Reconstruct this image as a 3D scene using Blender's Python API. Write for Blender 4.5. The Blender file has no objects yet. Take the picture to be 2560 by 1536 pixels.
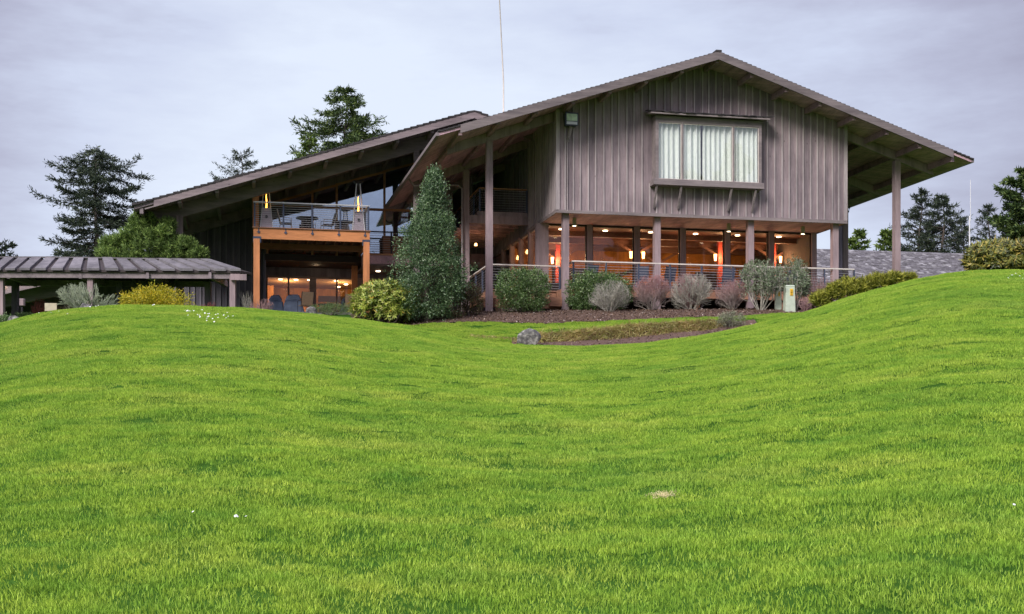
import bpy, math, random
import numpy as np
from mathutils import Vector, Matrix
R = math.radians
rng = np.random.default_rng(7)
random.seed(7)
scene = bpy.context.scene
COL = scene.collection
# ------------------------------------------------------------------ frame of reference
FP, HY, CX, EYE = 3100.0, 1075.0, 1280.0, 1.6          # focal length and horizon measured on the photograph
TH = math.atan(670 / 3100.0); CT, ST = math.cos(TH), math.sin(TH)
OX, OY = (1393 - CX) / FP * 50.0, 50.0                 # front left corner of the lodge
def W(u, v, z=0.0):
    """building axes (u along the front, v to the rear) -> world"""
    return Vector((OX + u * CT - v * ST, OY + u * ST + v * CT, z))
def at(px, py, Y):
    return ((px - CX) / FP * Y, Y, EYE + (HY - py) / FP * Y)
# ------------------------------------------------------------------ tagging
def tag(o, label=None, cat=None, group=None, kind=None):
    if label: o['label'] = label
    if cat: o['category'] = cat
    if group: o['group'] = group
    if kind: o['kind'] = kind
    return o
def empty(name, loc, rz=0.0, label=None, cat=None, group=None):
    o = bpy.data.objects.new(name, None); COL.objects.link(o)
    o.location = loc; o.rotation_euler = (0, 0, rz); o.empty_display_size = .2
    return tag(o, label, cat, group)
def copy_tree(o, parent=None):
    c = o.copy(); COL.objects.link(c)
    if parent is not None: c.parent = parent
    for ch in list(o.children): copy_tree(ch, c)
    return c
def np_mesh(name, verts, faces, mat, parent=None, smooth=False, loc=None):
    verts = np.asarray(verts, dtype=np.float32).reshape(-1, 3); faces = np.asarray(faces, dtype=np.int32)
    me = bpy.data.meshes.new(name); k = faces.shape[1]; n = faces.shape[0]
    me.vertices.add(len(verts)); me.vertices.foreach_set('co', verts.ravel())
    me.loops.add(n * k); me.loops.foreach_set('vertex_index', faces.ravel())
    me.polygons.add(n); me.polygons.foreach_set('loop_start', np.arange(0, n * k, k, dtype=np.int32))
    me.update(calc_edges=True); me.validate()
    if smooth: me.polygons.foreach_set('use_smooth', np.ones(len(me.polygons), dtype=bool))
    me.materials.append(mat)
    o = bpy.data.objects.new(name, me); COL.objects.link(o)
    if parent is not None: o.parent = parent
    if loc is not None: o.location = loc
    return o
class MB:
    """collects shapes, builds ONE mesh object"""
    def __init__(s, org=(0, 0, 0)): s.v = []; s.f = []; s.o = org
    def quad(s, *p):
        b = len(s.v); s.v += [tuple(q) for q in p]; s.f.append(tuple(range(b, b + len(p)))); return s
    def hexa(s, p):      # 8 points: bottom 4 ccw, top 4 ccw
        b = len(s.v); s.v += [tuple(q) for q in p]
        for f in ((3, 2, 1, 0), (4, 5, 6, 7), (0, 1, 5, 4), (1, 2, 6, 5), (2, 3, 7, 6), (3, 0, 4, 7)):
            s.f.append(tuple(b + i for i in f))
        return s
    def box(s, x0, x1, y0, y1, z0, z1):
        return s.hexa([(x0, y0, z0), (x1, y0, z0), (x1, y1, z0), (x0, y1, z0), (x0, y0, z1), (x1, y0, z1), (x1, y1, z1), (x0, y1, z1)])
    def frustum(s, cx, cy, z0, z1, a0, b0, a1, b1):
        return s.hexa([(cx-a0, cy-b0, z0), (cx+a0, cy-b0, z0), (cx+a0, cy+b0, z0), (cx-a0, cy+b0, z0), (cx-a1, cy-b1, z1), (cx+a1, cy-b1, z1), (cx+a1, cy+b1, z1), (cx-a1, cy+b1, z1)])
    def bar(s, p, q, w, h):   # rectangular bar from p to q, top centre line given, hangs h below
        p, q = Vector(p), Vector(q); d = (q - p).normalized()
        side = d.cross(Vector((0, 0, 1)))
        if side.length < 1e-3: side = Vector((1, 0, 0))
        side.normalize(); up = side.cross(d).normalized()
        if up.z < 0: up = -up
        a = side * w / 2; c = -up * h
        return s.hexa([p - a + c, p + a + c, q + a + c, q - a + c, p - a, p + a, q + a, q - a])
    def vbar(s, p, q, w, h):  # like bar but depth measured straight down (ends plumb)
        p, q = Vector(p), Vector(q); d = (q - p); d.z = 0; d.normalize()
        a = Vector((-d.y, d.x, 0)) * w / 2; c = Vector((0, 0, -h))
        return s.hexa([p + a + c, p - a + c, q - a + c, q + a + c, p + a, p - a, q - a, q + a])
    def tube(s, pts, r, n=8, r1=None, cap=True):
        pts = [Vector(p) for p in pts]; m = len(pts); b0 = len(s.v)
        for i, p in enumerate(pts):
            d = (pts[min(i + 1, m - 1)] - pts[max(i - 1, 0)]).normalized()
            ref = Vector((0, 0, 1)) if abs(d.z) < .9 else Vector((1, 0, 0))
            a = d.cross(ref).normalized(); c = d.cross(a)
            rr = r if r1 is None else r + (r1 - r) * i / (m - 1)
            for k in range(n):
                t = 2 * math.pi * k / n; s.v.append(tuple(p + (a * math.cos(t) + c * math.sin(t)) * rr))
        for i in range(m - 1):
            for k in range(n):
                k2 = (k + 1) % n
                s.f.append((b0 + i * n + k, b0 + i * n + k2, b0 + (i + 1) * n + k2, b0 + (i + 1) * n + k))
        if cap:
            s.f.append(tuple(b0 + k for k in range(n))); s.f.append(tuple(b0 + (m - 1) * n + k for k in reversed(range(n))))
        return s
    def cyl(s, x, y, z0, z1, r, n=16, r1=None): return s.tube([(x, y, z0), (x, y, z1)], r, n, r1)
    def build(s, name, mat, parent=None, loc=None, smooth=False, bevel=0):
        me = bpy.data.meshes.new(name); ox, oy, oz = s.o
        me.from_pydata([(x - ox, y - oy, z - oz) for x, y, z in s.v], [], s.f)
        me.validate(); me.materials.append(mat); me.update()
        if smooth: me.polygons.foreach_set('use_smooth', np.ones(len(me.polygons), dtype=bool))
        o = bpy.data.objects.new(name, me); COL.objects.link(o)
        if parent is not None: o.parent = parent
        if loc is not None: o.location = loc
        if bevel:
            m = o.modifiers.new('bevel', 'BEVEL'); m.width = bevel; m.segments = 1; m.limit_method = 'ANGLE'
        return o
# ------------------------------------------------------------------ materials
def newmat(name):
    m = bpy.data.materials.new(name); m.use_nodes = True; nt = m.node_tree
    return m, nt, nt.nodes['Principled BSDF']
def N(nt, t, **k):
    n = nt.nodes.new(t)
    for a, b in k.items(): setattr(n, a, b)
    return n
def ramp(nt, fac, stops):
    r = N(nt, 'ShaderNodeValToRGB'); nt.links.new(fac, r.inputs[0]); e = r.color_ramp.elements
    while len(e) < len(stops): e.new(.5)
    for x, (p, c) in zip(e, stops): x.position = p; x.color = (*c, 1)
    return r.outputs[0]
def noise(nt, scale, vec=None, detail=4, rough=.55, sc=None, coord='Object'):
    if vec is None:
        vec = N(nt, 'ShaderNodeTexCoord').outputs[coord]
    if sc:
        mp = N(nt, 'ShaderNodeMapping'); mp.inputs['Scale'].default_value = sc; nt.links.new(vec, mp.inputs[0]); vec = mp.outputs[0]
    n = N(nt, 'ShaderNodeTexNoise'); n.inputs['Scale'].default_value = scale; n.inputs['Detail'].default_value = detail
    n.inputs['Roughness'].default_value = rough; nt.links.new(vec, n.inputs['Vector']); return n.outputs['Fac']
def mixc(nt, fac, a, b, mode='MIX'):
    m = N(nt, 'ShaderNodeMix', data_type='RGBA', blend_type=mode)
    for s, x in ((0, fac), (6, a), (7, b)):
        if hasattr(x, 'is_output'): nt.links.new(x, m.inputs[s])
        elif s == 0: m.inputs[0].default_value = x
        else: m.inputs[s].default_value = (*x, 1)
    return m.outputs[2]
def bump(nt, p, h, st=.3, dist=.01):
    b = N(nt, 'ShaderNodeBump'); b.inputs['Strength'].default_value = st; b.inputs['Distance'].default_value = dist
    nt.links.new(h, b.inputs['Height']); nt.links.new(b.outputs[0], p.inputs['Normal'])
def plain(name, c, rough=.6, metal=0, var=.15, scale=6, spec=.4):
    m, nt, p = newmat(name); a = tuple(x * (1 - var) for x in c); b = tuple(min(1, x * (1 + var)) for x in c)
    nt.links.new(ramp(nt, noise(nt, scale), [(.3, a), (.7, b)]), p.inputs['Base Color'])
    p.inputs['Roughness'].default_value = rough; p.inputs['Metallic'].default_value = metal; p.inputs['Specular IOR Level'].default_value = spec
    return m
def wood(name, c, sc=(9, 9, .7), var=.35, board=0, rough=.8, stain=.35, axis=0):
    """weathered timber: streaks along one axis, tone per board, stains"""
    m, nt, p = newmat(name); tc = N(nt, 'ShaderNodeTexCoord').outputs['Object']
    lo = tuple(x * (1 - var) for x in c); hi = tuple(x * (1 + var) for x in c)
    col = ramp(nt, noise(nt, 2.2, tc, 6, .65, sc), [(.25, lo), (.5, c), (.75, hi)])
    big = noise(nt, .5, tc, 4, .6)
    col = mixc(nt, stain, col, ramp(nt, big, [(.3, tuple(x * .55 for x in c)), (.6, tuple(x * 1.25 for x in c))]))
    col = mixc(nt, 1, col, ramp(nt, noise(nt, 2.6, tc, 5, .75, tuple(1.0 if s > 2 else .12 for s in sc)), [(.32, (.62, .62, .64)), (.55, (1.04, 1.03, 1.02)), (.8, (1.2, 1.18, 1.15))]), 'MULTIPLY')
    vo = N(nt, 'ShaderNodeTexVoronoi'); vo.inputs['Scale'].default_value = 1.6; mv = N(nt, 'ShaderNodeMapping'); mv.inputs['Scale'].default_value = tuple(2.2 if s > 2 else 1.0 for s in sc); nt.links.new(tc, mv.inputs[0]); nt.links.new(mv.outputs[0], vo.inputs['Vector'])
    col = mixc(nt, 1, col, ramp(nt, vo.outputs['Distance'], [(.03, (.45, .42, .42)), (.09, (1, 1, 1))]), 'MULTIPLY')      # knots
    if board:
        sp = N(nt, 'ShaderNodeSeparateXYZ'); nt.links.new(tc, sp.inputs[0])
        ad = N(nt, 'ShaderNodeMath', operation='ADD'); nt.links.new(sp.outputs[0], ad.inputs[0]); nt.links.new(sp.outputs[1], ad.inputs[1])
        d = N(nt, 'ShaderNodeMath', operation='DIVIDE'); nt.links.new(ad.outputs[0], d.inputs[0]); d.inputs[1].default_value = board
        f = N(nt, 'ShaderNodeMath', operation='FLOOR'); nt.links.new(d.outputs[0], f.inputs[0])
        wn = N(nt, 'ShaderNodeTexWhiteNoise', noise_dimensions='1D'); nt.links.new(f.outputs[0], wn.inputs['W'])
        col = mixc(nt, 1, col, ramp(nt, wn.outputs[0], [(0, (.78, .78, .8)), (1, (1.15, 1.13, 1.12))]), 'MULTIPLY')
    nt.links.new(col, p.inputs['Base Color']); p.inputs['Roughness'].default_value = rough; p.inputs['Specular IOR Level'].default_value = .25
    bump(nt, p, noise(nt, 4, tc, 5, .7, sc), .35, .01)
    return m
def leafmat(name, stops, rough=.5, trans=.25, spec=.4, wscale=1.2):
    """foliage: tone per leaf, clump tone, some light through the leaf"""
    m, nt, p = newmat(name); g = N(nt, 'ShaderNodeNewGeometry')
    rnd = ramp(nt, g.outputs['Random Per Island'], stops)
    cl = ramp(nt, noise(nt, wscale, None, 2), [(.3, (.7, .72, .7)), (.7, (1.2, 1.18, 1.1))])
    col = mixc(nt, 1, rnd, cl, 'MULTIPLY'); nt.links.new(col, p.inputs['Base Color'])
    p.inputs['Roughness'].default_value = rough; p.inputs['Specular IOR Level'].default_value = spec
    if trans:
        t = N(nt, 'ShaderNodeBsdfTranslucent'); nt.links.new(col, t.inputs[0]); mx = N(nt, 'ShaderNodeMixShader'); mx.inputs[0].default_value = trans
        out = nt.nodes['Material Output']; nt.links.new(p.outputs[0], mx.inputs[1]); nt.links.new(t.outputs[0], mx.inputs[2]); nt.links.new(mx.outputs[0], out.inputs[0])
    return m
def glassmat(name, tint, refl, rough=.0, gcol=(.9, .93, 1)):
    m, nt, p = newmat(name); out = nt.nodes['Material Output']; nt.nodes.remove(p)
    t = N(nt, 'ShaderNodeBsdfTransparent'); t.inputs[0].default_value = (*tint, 1)
    g = N(nt, 'ShaderNodeBsdfGlossy'); g.inputs['Roughness'].default_value = rough; g.inputs[0].default_value = (*gcol, 1)
    lw = N(nt, 'ShaderNodeLayerWeight'); pw = N(nt, 'ShaderNodeMath', operation='POWER'); nt.links.new(lw.outputs['Facing'], pw.inputs[0]); pw.inputs[1].default_value = 4.5
    fr = N(nt, 'ShaderNodeMath', operation='MULTIPLY_ADD'); nt.links.new(pw.outputs[0], fr.inputs[0]); fr.inputs[1].default_value = .9; fr.inputs[2].default_value = .04
    nz = noise(nt, .7, None, 1); bp = N(nt, 'ShaderNodeBump'); bp.inputs['Strength'].default_value = .03; bp.inputs['Distance'].default_value = .3
    nt.links.new(nz, bp.inputs['Height']); nt.links.new(bp.outputs[0], g.inputs['Normal'])
    ad = N(nt, 'ShaderNodeMath', operation='ADD', use_clamp=True); nt.links.new(fr.outputs[0], ad.inputs[0]); ad.inputs[1].default_value = refl
    mx = N(nt, 'ShaderNodeMixShader'); nt.links.new(ad.outputs[0], mx.inputs[0]); nt.links.new(t.outputs[0], mx.inputs[1]); nt.links.new(g.outputs[0], mx.inputs[2])
    nt.links.new(mx.outputs[0], out.inputs[0]); return m
def emit(name, c, s):
    m, nt, p = newmat(name); p.inputs['Base Color'].default_value = (*c, 1); p.inputs['Emission Color'].default_value = (*c, 1); p.inputs['Emission Strength'].default_value = s
    return m
M = dict(
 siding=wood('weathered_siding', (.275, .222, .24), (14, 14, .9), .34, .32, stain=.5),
 batten=wood('batten_wood', (.40, .345, .355), (14, 14, .9), .3),
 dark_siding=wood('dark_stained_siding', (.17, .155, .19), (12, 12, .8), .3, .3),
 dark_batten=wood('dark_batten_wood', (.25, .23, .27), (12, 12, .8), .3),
 trim=wood('grey_brown_trim', (.25, .21, .215), (.8, 9, 9), .3),
 post=wood('grey_post', (.33, .25, .265), (14, 14, .8), .25),
 soffit=wood('soffit_board', (.50, .335, .39), (8, .8, 8), .3, .18),
 rafter=wood('rafter_wood', (.32, .22, .25), (1.5, 6, 6), .3),
 wingtrim=wood('wing_fascia', (.235, .19, .20), (.8, 9, 9), .3),
 wingdark=wood('wing_soffit', (.24, .20, .215), (8, .8, 8), .3),
 cedar=wood('cedar_orange', (.56, .23, .095), (1, 12, 12), .3, 0, .6, .25),
 cedarv=wood('cedar_orange_upright', (.56, .23, .10), (12, 12, .8), .3, 0, .6, .25),
 deckwood=wood('deck_board', (.30, .17, .12), (.9, 12, 12), .3),
 browbeam=wood('brown_beam', (.30, .155, .10), (.9, 12, 12), .4),
 shake=wood('roof_shake', (.05, .045, .048), (3, 9, 9), .5),
 greyshake=wood('grey_shake', (.15, .14, .15), (5, 5, 5), .6, 0, .9, .45),
 bluemetal=plain('blue_grey_metal', (.07, .085, .13), .45, .3),
 steel=plain('brushed_steel', (.66, .66, .69), .4, .1, .08),
 railpale=plain('pale_handrail', (.66, .6, .55), .5, 0, .12),
 railwood=wood('oiled_handrail', (.40, .22, .13), (.9, 9, 9), .25),
 cable=plain('steel_cable', (.55, .56, .6), .4, .4, .05),
 gutter=plain('brown_gutter', (.22, .185, .19), .5, .1),
 blackmetal=plain('black_metal', (.02, .02, .024), .45, .4),
 glass=glassmat('window_glass', (.92, .87, .82), .0), clearglass=glassmat('clear_glass', (.97, .98, .97), .07),
 glassblue=glassmat('wide_glass', (.6, .62, .65), .5, gcol=(.72, .86, 1)),
 curtain=plain('curtain_cloth', (.93, .96, .92), .9, 0, .06),
 interior=wood('warm_panelling', (.46, .20, .045), (3, 3, 1.2), .7, .6, .6, .6),
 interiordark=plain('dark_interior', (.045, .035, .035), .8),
 redwood=plain('red_column', (.36, .055, .04), .5), brownbeam=plain('brown_stained_beam', (.12, .055, .04), .6), fascia=wood('dark_fascia', (.185, .155, .16), (.8, 9, 9), .35),
 ceilingwood=wood('ceiling_wood', (.13, .05, .035), (1, 8, 8), .4, 0, .6),
 room=wood('honey_panelling', (.50, .27, .08), (3, 3, 1), .3, .7, .6),
 whiteceiling=plain('cream_ceiling', (.42, .30, .17), .8),
 lamp=emit('warm_bulb', (1, .55, .2), 6), lampw=emit('warm_downlight', (1, .78, .5), 7), flame=emit('gas_flame', (1, .42, .06), 5),
 dirt=plain('soil', (.10, .06, .045), .95, 0, .4, 9), rock=None)
def rockmat():
    m, nt, p = newmat('grey_rock'); c = ramp(nt, noise(nt, 6, None, 8, .7), [(.35, (.035, .035, .038)), (.5, (.12, .115, .11)), (.64, (.34, .33, .30))])
    nt.links.new(c, p.inputs['Base Color']); p.inputs['Roughness'].default_value = .9; bump(nt, p, noise(nt, 9, None, 8, .7), .8, .04); return m
M['rock'] = rockmat()
# ------------------------------------------------------------------ terrain
_cols = [ # photo column: crest, foot of bank, top of bank, front of bed, back of bed as (distance, sight line), plateau
 (-900, [(42,850),(44,850),(45,850),(48,848),(52,845)], 5.9), (0, [(42,810),(44,812),(45,813),(48,816),(52,817)], 6.0),
 (67, [(42,792),(44,794),(45,796),(48,802),(52,806)], 6.2), (168, [(42,775),(44,777),(45,779),(48,786),(52,792)], 6.4),
 (286, [(42,765.5),(44,768),(45,770),(48,778),(52,783)], 6.5), (404, [(42,765),(44,767),(45,769),(48,778),(52,784)], 6.5),
 (540, [(42,770),(44,772),(45,774),(48,781),(52,785)], 6.5), (660, [(42.4,776),(44,778),(45,780),(48,786),(52,786)], 6.5),
 (755, [(43,785),(44.5,786.5),(45.5,788),(48,790),(52,787)], 6.5), (870, [(44.5,797),(45.3,798),(46,798.5),(47,797),(51,788)], 6.5),
 (945, [(45,807),(45.6,808),(46,808),(46.5,807),(50.5,787)], 6.5), (1020, [(43,820),(44,818.5),(45,817),(46.2,814),(50,788)], 6.5),
 (1150, [(40.5,852),(42,845),(43,836),(46.2,805),(49.8,783)], 6.6), (1235, [(40.2,860),(42,851),(42.4,844),(46.2,806),(49.7,781)], 6.6),
 (1300, [(40,864),(41.8,859),(42.1,849),(46.1,808),(49.6,780)], 6.6), (1350, [(39.7,867),(41.9,857),(42.15,841),(46.2,809),(49.5,779)], 6.6),
 (1460, [(39.5,868),(42,853),(42.25,831),(46.3,808),(49.5,778)], 6.6), (1607, [(39.5,861),(42.5,839),(42.75,816),(46.5,798),(50,777)], 6.6),
 (1700, [(39.5,850),(42.6,831),(42.85,811),(46.7,796),(50.2,776)], 6.6), (1760, [(39.5,840),(42.6,827),(42.85,808),(47,795),(50.5,775)], 6.6),
 (1810, [(39.6,830),(42.8,818),(43.05,804),(47.2,793),(50.7,775)], 6.6), (1906, [(40,809),(43,806),(43.6,800),(47.5,787),(51,775)], 6.6),
 (2015, [(41,782),(43,783),(44,784),(48,784),(51.5,779)], 6.8), (2088, [(41.5,757),(43.5,759),(44.5,761),(48,764),(52,765)], 7.0),
 (2160, [(42,733.5),(44,736),(45,739),(48,745),(52,750)], 7.2), (2292, [(42,700),(44,703),(45,706),(48,714),(52,724)], 7.4),
 (2385, [(42,684),(44,687),(45,690),(48,698),(52,710)], 7.5), (2450, [(42,678),(44,681),(45,684),(48,692),(52,706)], 7.5),
 (2560, [(42,677.5),(44,680),(45,683),(48,691),(52,705)], 7.5), (3500, [(42,690),(44,693),(45,696),(48,703),(52,715)], 7.4)]
_px = [c[0] for c in _cols]
def _st(c):
    s = [(0.0, 0.0)] + [(Y, EYE + (HY - py) / FP * Y) for Y, py in c[1]]
    s += [(62.0, c[2]), (90.0, 7.0), (700.0, 7.0)]
    return s
_sts = [_st(c) for c in _cols]
def stations(px):
    px = min(max(px, _px[0] + .1), _px[-1] - .1)
    k = 0
    while _px[k + 1] < px: k += 1
    t = (px - _px[k]) / (_px[k + 1] - _px[k])
    return [(a[0] + (b[0] - a[0]) * t, a[1] + (b[1] - a[1]) * t) for a, b in zip(_sts[k], _sts[k + 1])]
def colpx(X, Y): return CX + FP * X / max(Y, 5.0)
def ground(X, Y):
    if Y <= 0: return max(.07 * Y, -3.0)
    u = .010 * (math.sin(1.3*X + 2.4*Y) + math.sin(2.1*X - 3.1*Y + 1) + math.sin(.7*X + 4.3*Y + 2) + .7 * math.sin(3.7*X + 1.9*Y)) * min(1, Y / 8)
    return ground0(X, Y) + (u if Y < 60 else 0)
def ground0(X, Y):
    s = stations(colpx(X, Y)); n = len(s)
    k = 0
    while k < n - 2 and s[k + 1][0] < Y: k += 1
    (x0, y0), (x1, y1) = s[k], s[k + 1]; h = x1 - x0
    def dl(i): return (s[i + 1][1] - s[i][1]) / (s[i + 1][0] - s[i][0])
    def slope(i):
        if i == 0: return .07
        if i == 1: return (s[1][1] - EYE) / s[1][0]
        if i == n - 1: return 0.0
        a, b = dl(i - 1), dl(i)
        return 0.0 if a * b <= 0 else 2 * a * b / (a + b)
    t = min((Y - x0) / h, 1.0); m0, m1 = slope(k), slope(k + 1)
    return (2*t**3 - 3*t*t + 1) * y0 + (t**3 - 2*t*t + t) * h * m0 + (-2*t**3 + 3*t*t) * y1 + (t**3 - t*t) * h * m1
def gnormal(X, Y, e=.25):
    return Vector((-(ground(X + e, Y) - ground(X - e, Y)) / (2 * e), -(ground(X, Y + e) - ground(X, Y - e)) / (2 * e), 1)).normalized()
def zone(X, Y):
    px = colpx(X, Y); s = stations(px)
    if Y < s[1][0] + (.5 if 1290 < px < 1890 else 0): return 'lawn'
    if px < 880: return 'lawn' if Y < s[1][0] + 3.0 else 'earth'
    if px < 1000: return 'lawn' if Y < s[4][0] - .3 else 'bed'
    if px < 1280: return 'lawn' if Y < s[4][0] else 'bed'
    if px < 1890: return 'dirt' if Y < s[3][0] else ('lawn' if Y < s[4][0] else 'bed')
    if px < 2050: return 'lawn' if Y < s[4][0] else 'bed'
    return 'lawn' if Y < 50 else 'earth'
def lawnmat():
    m, nt, p = newmat('turf'); c = ramp(nt, noise(nt, 1.2, None, 6, .7), [(.35, (.03, .08, .012)), (.65, (.05, .12, .018))])
    nt.links.new(c, p.inputs['Base Color']); p.inputs['Roughness'].default_value = 1; p.inputs['Specular IOR Level'].default_value = 0; bump(nt, p, noise(nt, 30, None, 4, .7), .5, .03); return m
xs = np.concatenate([-np.geomspace(400, 33, 24), np.arange(-32, 33, .26), np.geomspace(33, 400, 24)])
ys = np.concatenate([[-200, -80, -40, -20, -10, -5, 0, 2], np.arange(4, 38, .22), np.arange(38, 48, .16), np.arange(48, 64, .4), np.geomspace(64, 650, 24)])
gv = [(x, y, ground(x, y) - .012) for y in ys for x in xs]
nx = len(xs); gf = [(j*nx+i, j*nx+i+1, (j+1)*nx+i+1, (j+1)*nx+i) for j in range(len(ys)-1) for i in range(nx-1)]
tag(np_mesh('ground', gv, gf, lawnmat(), smooth=True), 'rolling grass covered ground rising to the building', kind='structure')
def sheet(name, mat, cond, x0, x1, y0, y1, st, lift, label):
    v, f, ix = [], [], {}
    X = np.arange(x0, x1, st); Y = np.arange(y0, y1, st)
    def vid(i, j):
        if (i, j) not in ix:
            ix[(i, j)] = len(v); v.append((X[i], Y[j], ground(X[i], Y[j]) + lift))
        return ix[(i, j)]
    for j in range(len(Y) - 1):
        for i in range(len(X) - 1):
            if cond(X[i] + st/2, Y[j] + st/2): f.append((vid(i, j), vid(i+1, j), vid(i+1, j+1), vid(i, j+1)))
    o = np_mesh(name, v, f, mat, smooth=True); tag(o, label, kind='structure'); return o
def mulchmat():
    m, nt, p = newmat('bark_mulch'); c = ramp(nt, noise(nt, 14, None, 6, .8), [(.3, (.035, .02, .014)), (.5, (.11, .064, .046)), (.7, (.24, .165, .125))])
    nt.links.new(c, p.inputs['Base Color']); p.inputs['Roughness'].default_value = 1; bump(nt, p, noise(nt, 20, None, 6, .8), 1, .05); return m
MM = mulchmat()
sheet('mulch_bed', MM, lambda x, y: zone(x, y) == 'bed' and y < 56, -8, 16, 44, 56, .2, .015, 'reddish brown bark mulch bed along the foot of the deck')
sheet('dirt_path', M['dirt'], lambda x, y: zone(x, y) == 'dirt', -.5, 9, 39, 44, .1, .012, 'bare brown earth below the dry grass bank')
# ------------------------------------------------------------------ scattered small stuff
def leaves(P, D, S, L, Wd, curl=.12):
    """diamond leaves: base P, direction D, side S; returns verts, quads"""
    n = len(P); L = np.asarray(L).reshape(-1, 1); Wd = np.asarray(Wd).reshape(-1, 1)
    Nn = np.cross(D, S); mid = P + D * L * .45
    v = np.stack([P, mid + S * Wd / 2 + Nn * L * curl * .5, P + D * L - Nn * L * curl, mid - S * Wd / 2 + Nn * L * curl * .5], 1).reshape(-1, 3)
    f = np.arange(n * 4).reshape(n, 4); return v, f
def unit(a): return a / np.maximum(np.linalg.norm(a, axis=1, keepdims=True), 1e-9)
def rdir(n): return unit(rng.normal(size=(n, 3)))
def sideof(D):
    return unit(np.cross(D, rdir(len(D))))
# grass patches (source meshes live outside the scene; the lawn object instances them)
gm, gnt, gp = newmat('grass_blade')
def grass_material():
    nt, p = gnt, gp; g = N(nt, 'ShaderNodeNewGeometry'); pos = g.outputs['Position']
    a = noise(nt, .33, pos, 4, .65, (1, 1.5, 0)); b = noise(nt, 1.6, pos, 3, .6, (1, 1.6, 0)); e = noise(nt, .12, pos, 3, .6, (1, 1, 0))
    col = ramp(nt, a, [(.34, (.18, .38, .045)), (.5, (.36, .57, .06)), (.66, (.60, .69, .12))])
    col = mixc(nt, .55, col, ramp(nt, b, [(.34, (.19, .38, .05)), (.64, (.49, .63, .09))]))
    col = mixc(nt, ramp(nt, e, [(.5, (0, 0, 0)), (.75, (.5, .5, .5))]), col, (.13, .34, .06))
    rnd = ramp(nt, g.outputs['Random Per Island'], [(0, (.3, .36, .3)), (.45, (.85, .88, .8)), (.85, (1.3, 1.25, 1.2)), (1, (1.7, 1.5, 2.2))])
    col = mixc(nt, 1, col, rnd, 'MULTIPLY')
    nt.links.new(col, p.inputs['Base Color']); p.inputs['Roughness'].default_value = .7; p.inputs['Specular IOR Level'].default_value = .12
    t = N(nt, 'ShaderNodeBsdfTranslucent'); nt.links.new(col, t.inputs[0]); mx = N(nt, 'ShaderNodeMixShader'); mx.inputs[0].default_value = .36
    nt.links.new(p.outputs[0], mx.inputs[1]); nt.links.new(t.outputs[0], mx.inputs[2]); nt.links.new(mx.outputs[0], nt.nodes['Material Output'].inputs[0])
grass_material()
def blades(n, size, hh, ww, seed, mat, lean=.5, name='grass_tuft'):
    r = np.random.default_rng(seed)
    x = r.uniform(-size/2, size/2, n); y = r.uniform(-size/2, size/2, n)
    # clumps: heights vary smoothly
    ph = r.uniform(0, 6.28, 6); k = r.uniform(4, 14, (6, 2))
    hm = 1 + .16 * sum(np.sin(x * k[i, 0] + y * k[i, 1] + ph[i]) for i in range(6)) / 2
    h = hh * hm * r.uniform(.6, 1.25, n); a = r.uniform(0, 2*np.pi, n)
    flow = np.sin(x * 3 + ph[0]) * 1.5 + np.cos(y * 3 + ph[1]) * 1.5
    da = flow + r.normal(0, 2.4, n); ln = h * r.uniform(.05, 1.0, n) ** 1.5 * lean * 2
    d = np.stack([np.cos(da), np.sin(da), np.zeros(n)], 1); s = np.stack([np.cos(a), np.sin(a), np.zeros(n)], 1) * (ww * r.uniform(.7, 1.3, n))[:, None] / 2
    base = np.stack([x, y, np.full(n, -.012)], 1); mid = base + d * (ln * .35)[:, None]; mid[:, 2] += h * .6
    tip = base + d * ln[:, None]; tip[:, 2] += h
    v = np.stack([base - s, base + s, mid + s * .75, mid - s * .75, tip], 1).reshape(-1, 3)
    b = np.arange(n)[:, None] * 5
    q = np.concatenate([b + np.array([[0, 1, 2]]), b + np.array([[0, 2, 3]]), b + np.array([[3, 2, 4]])], 0)
    me_o = np_mesh(name, v, q, mat); COL.objects.unlink(me_o); return me_o
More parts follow.
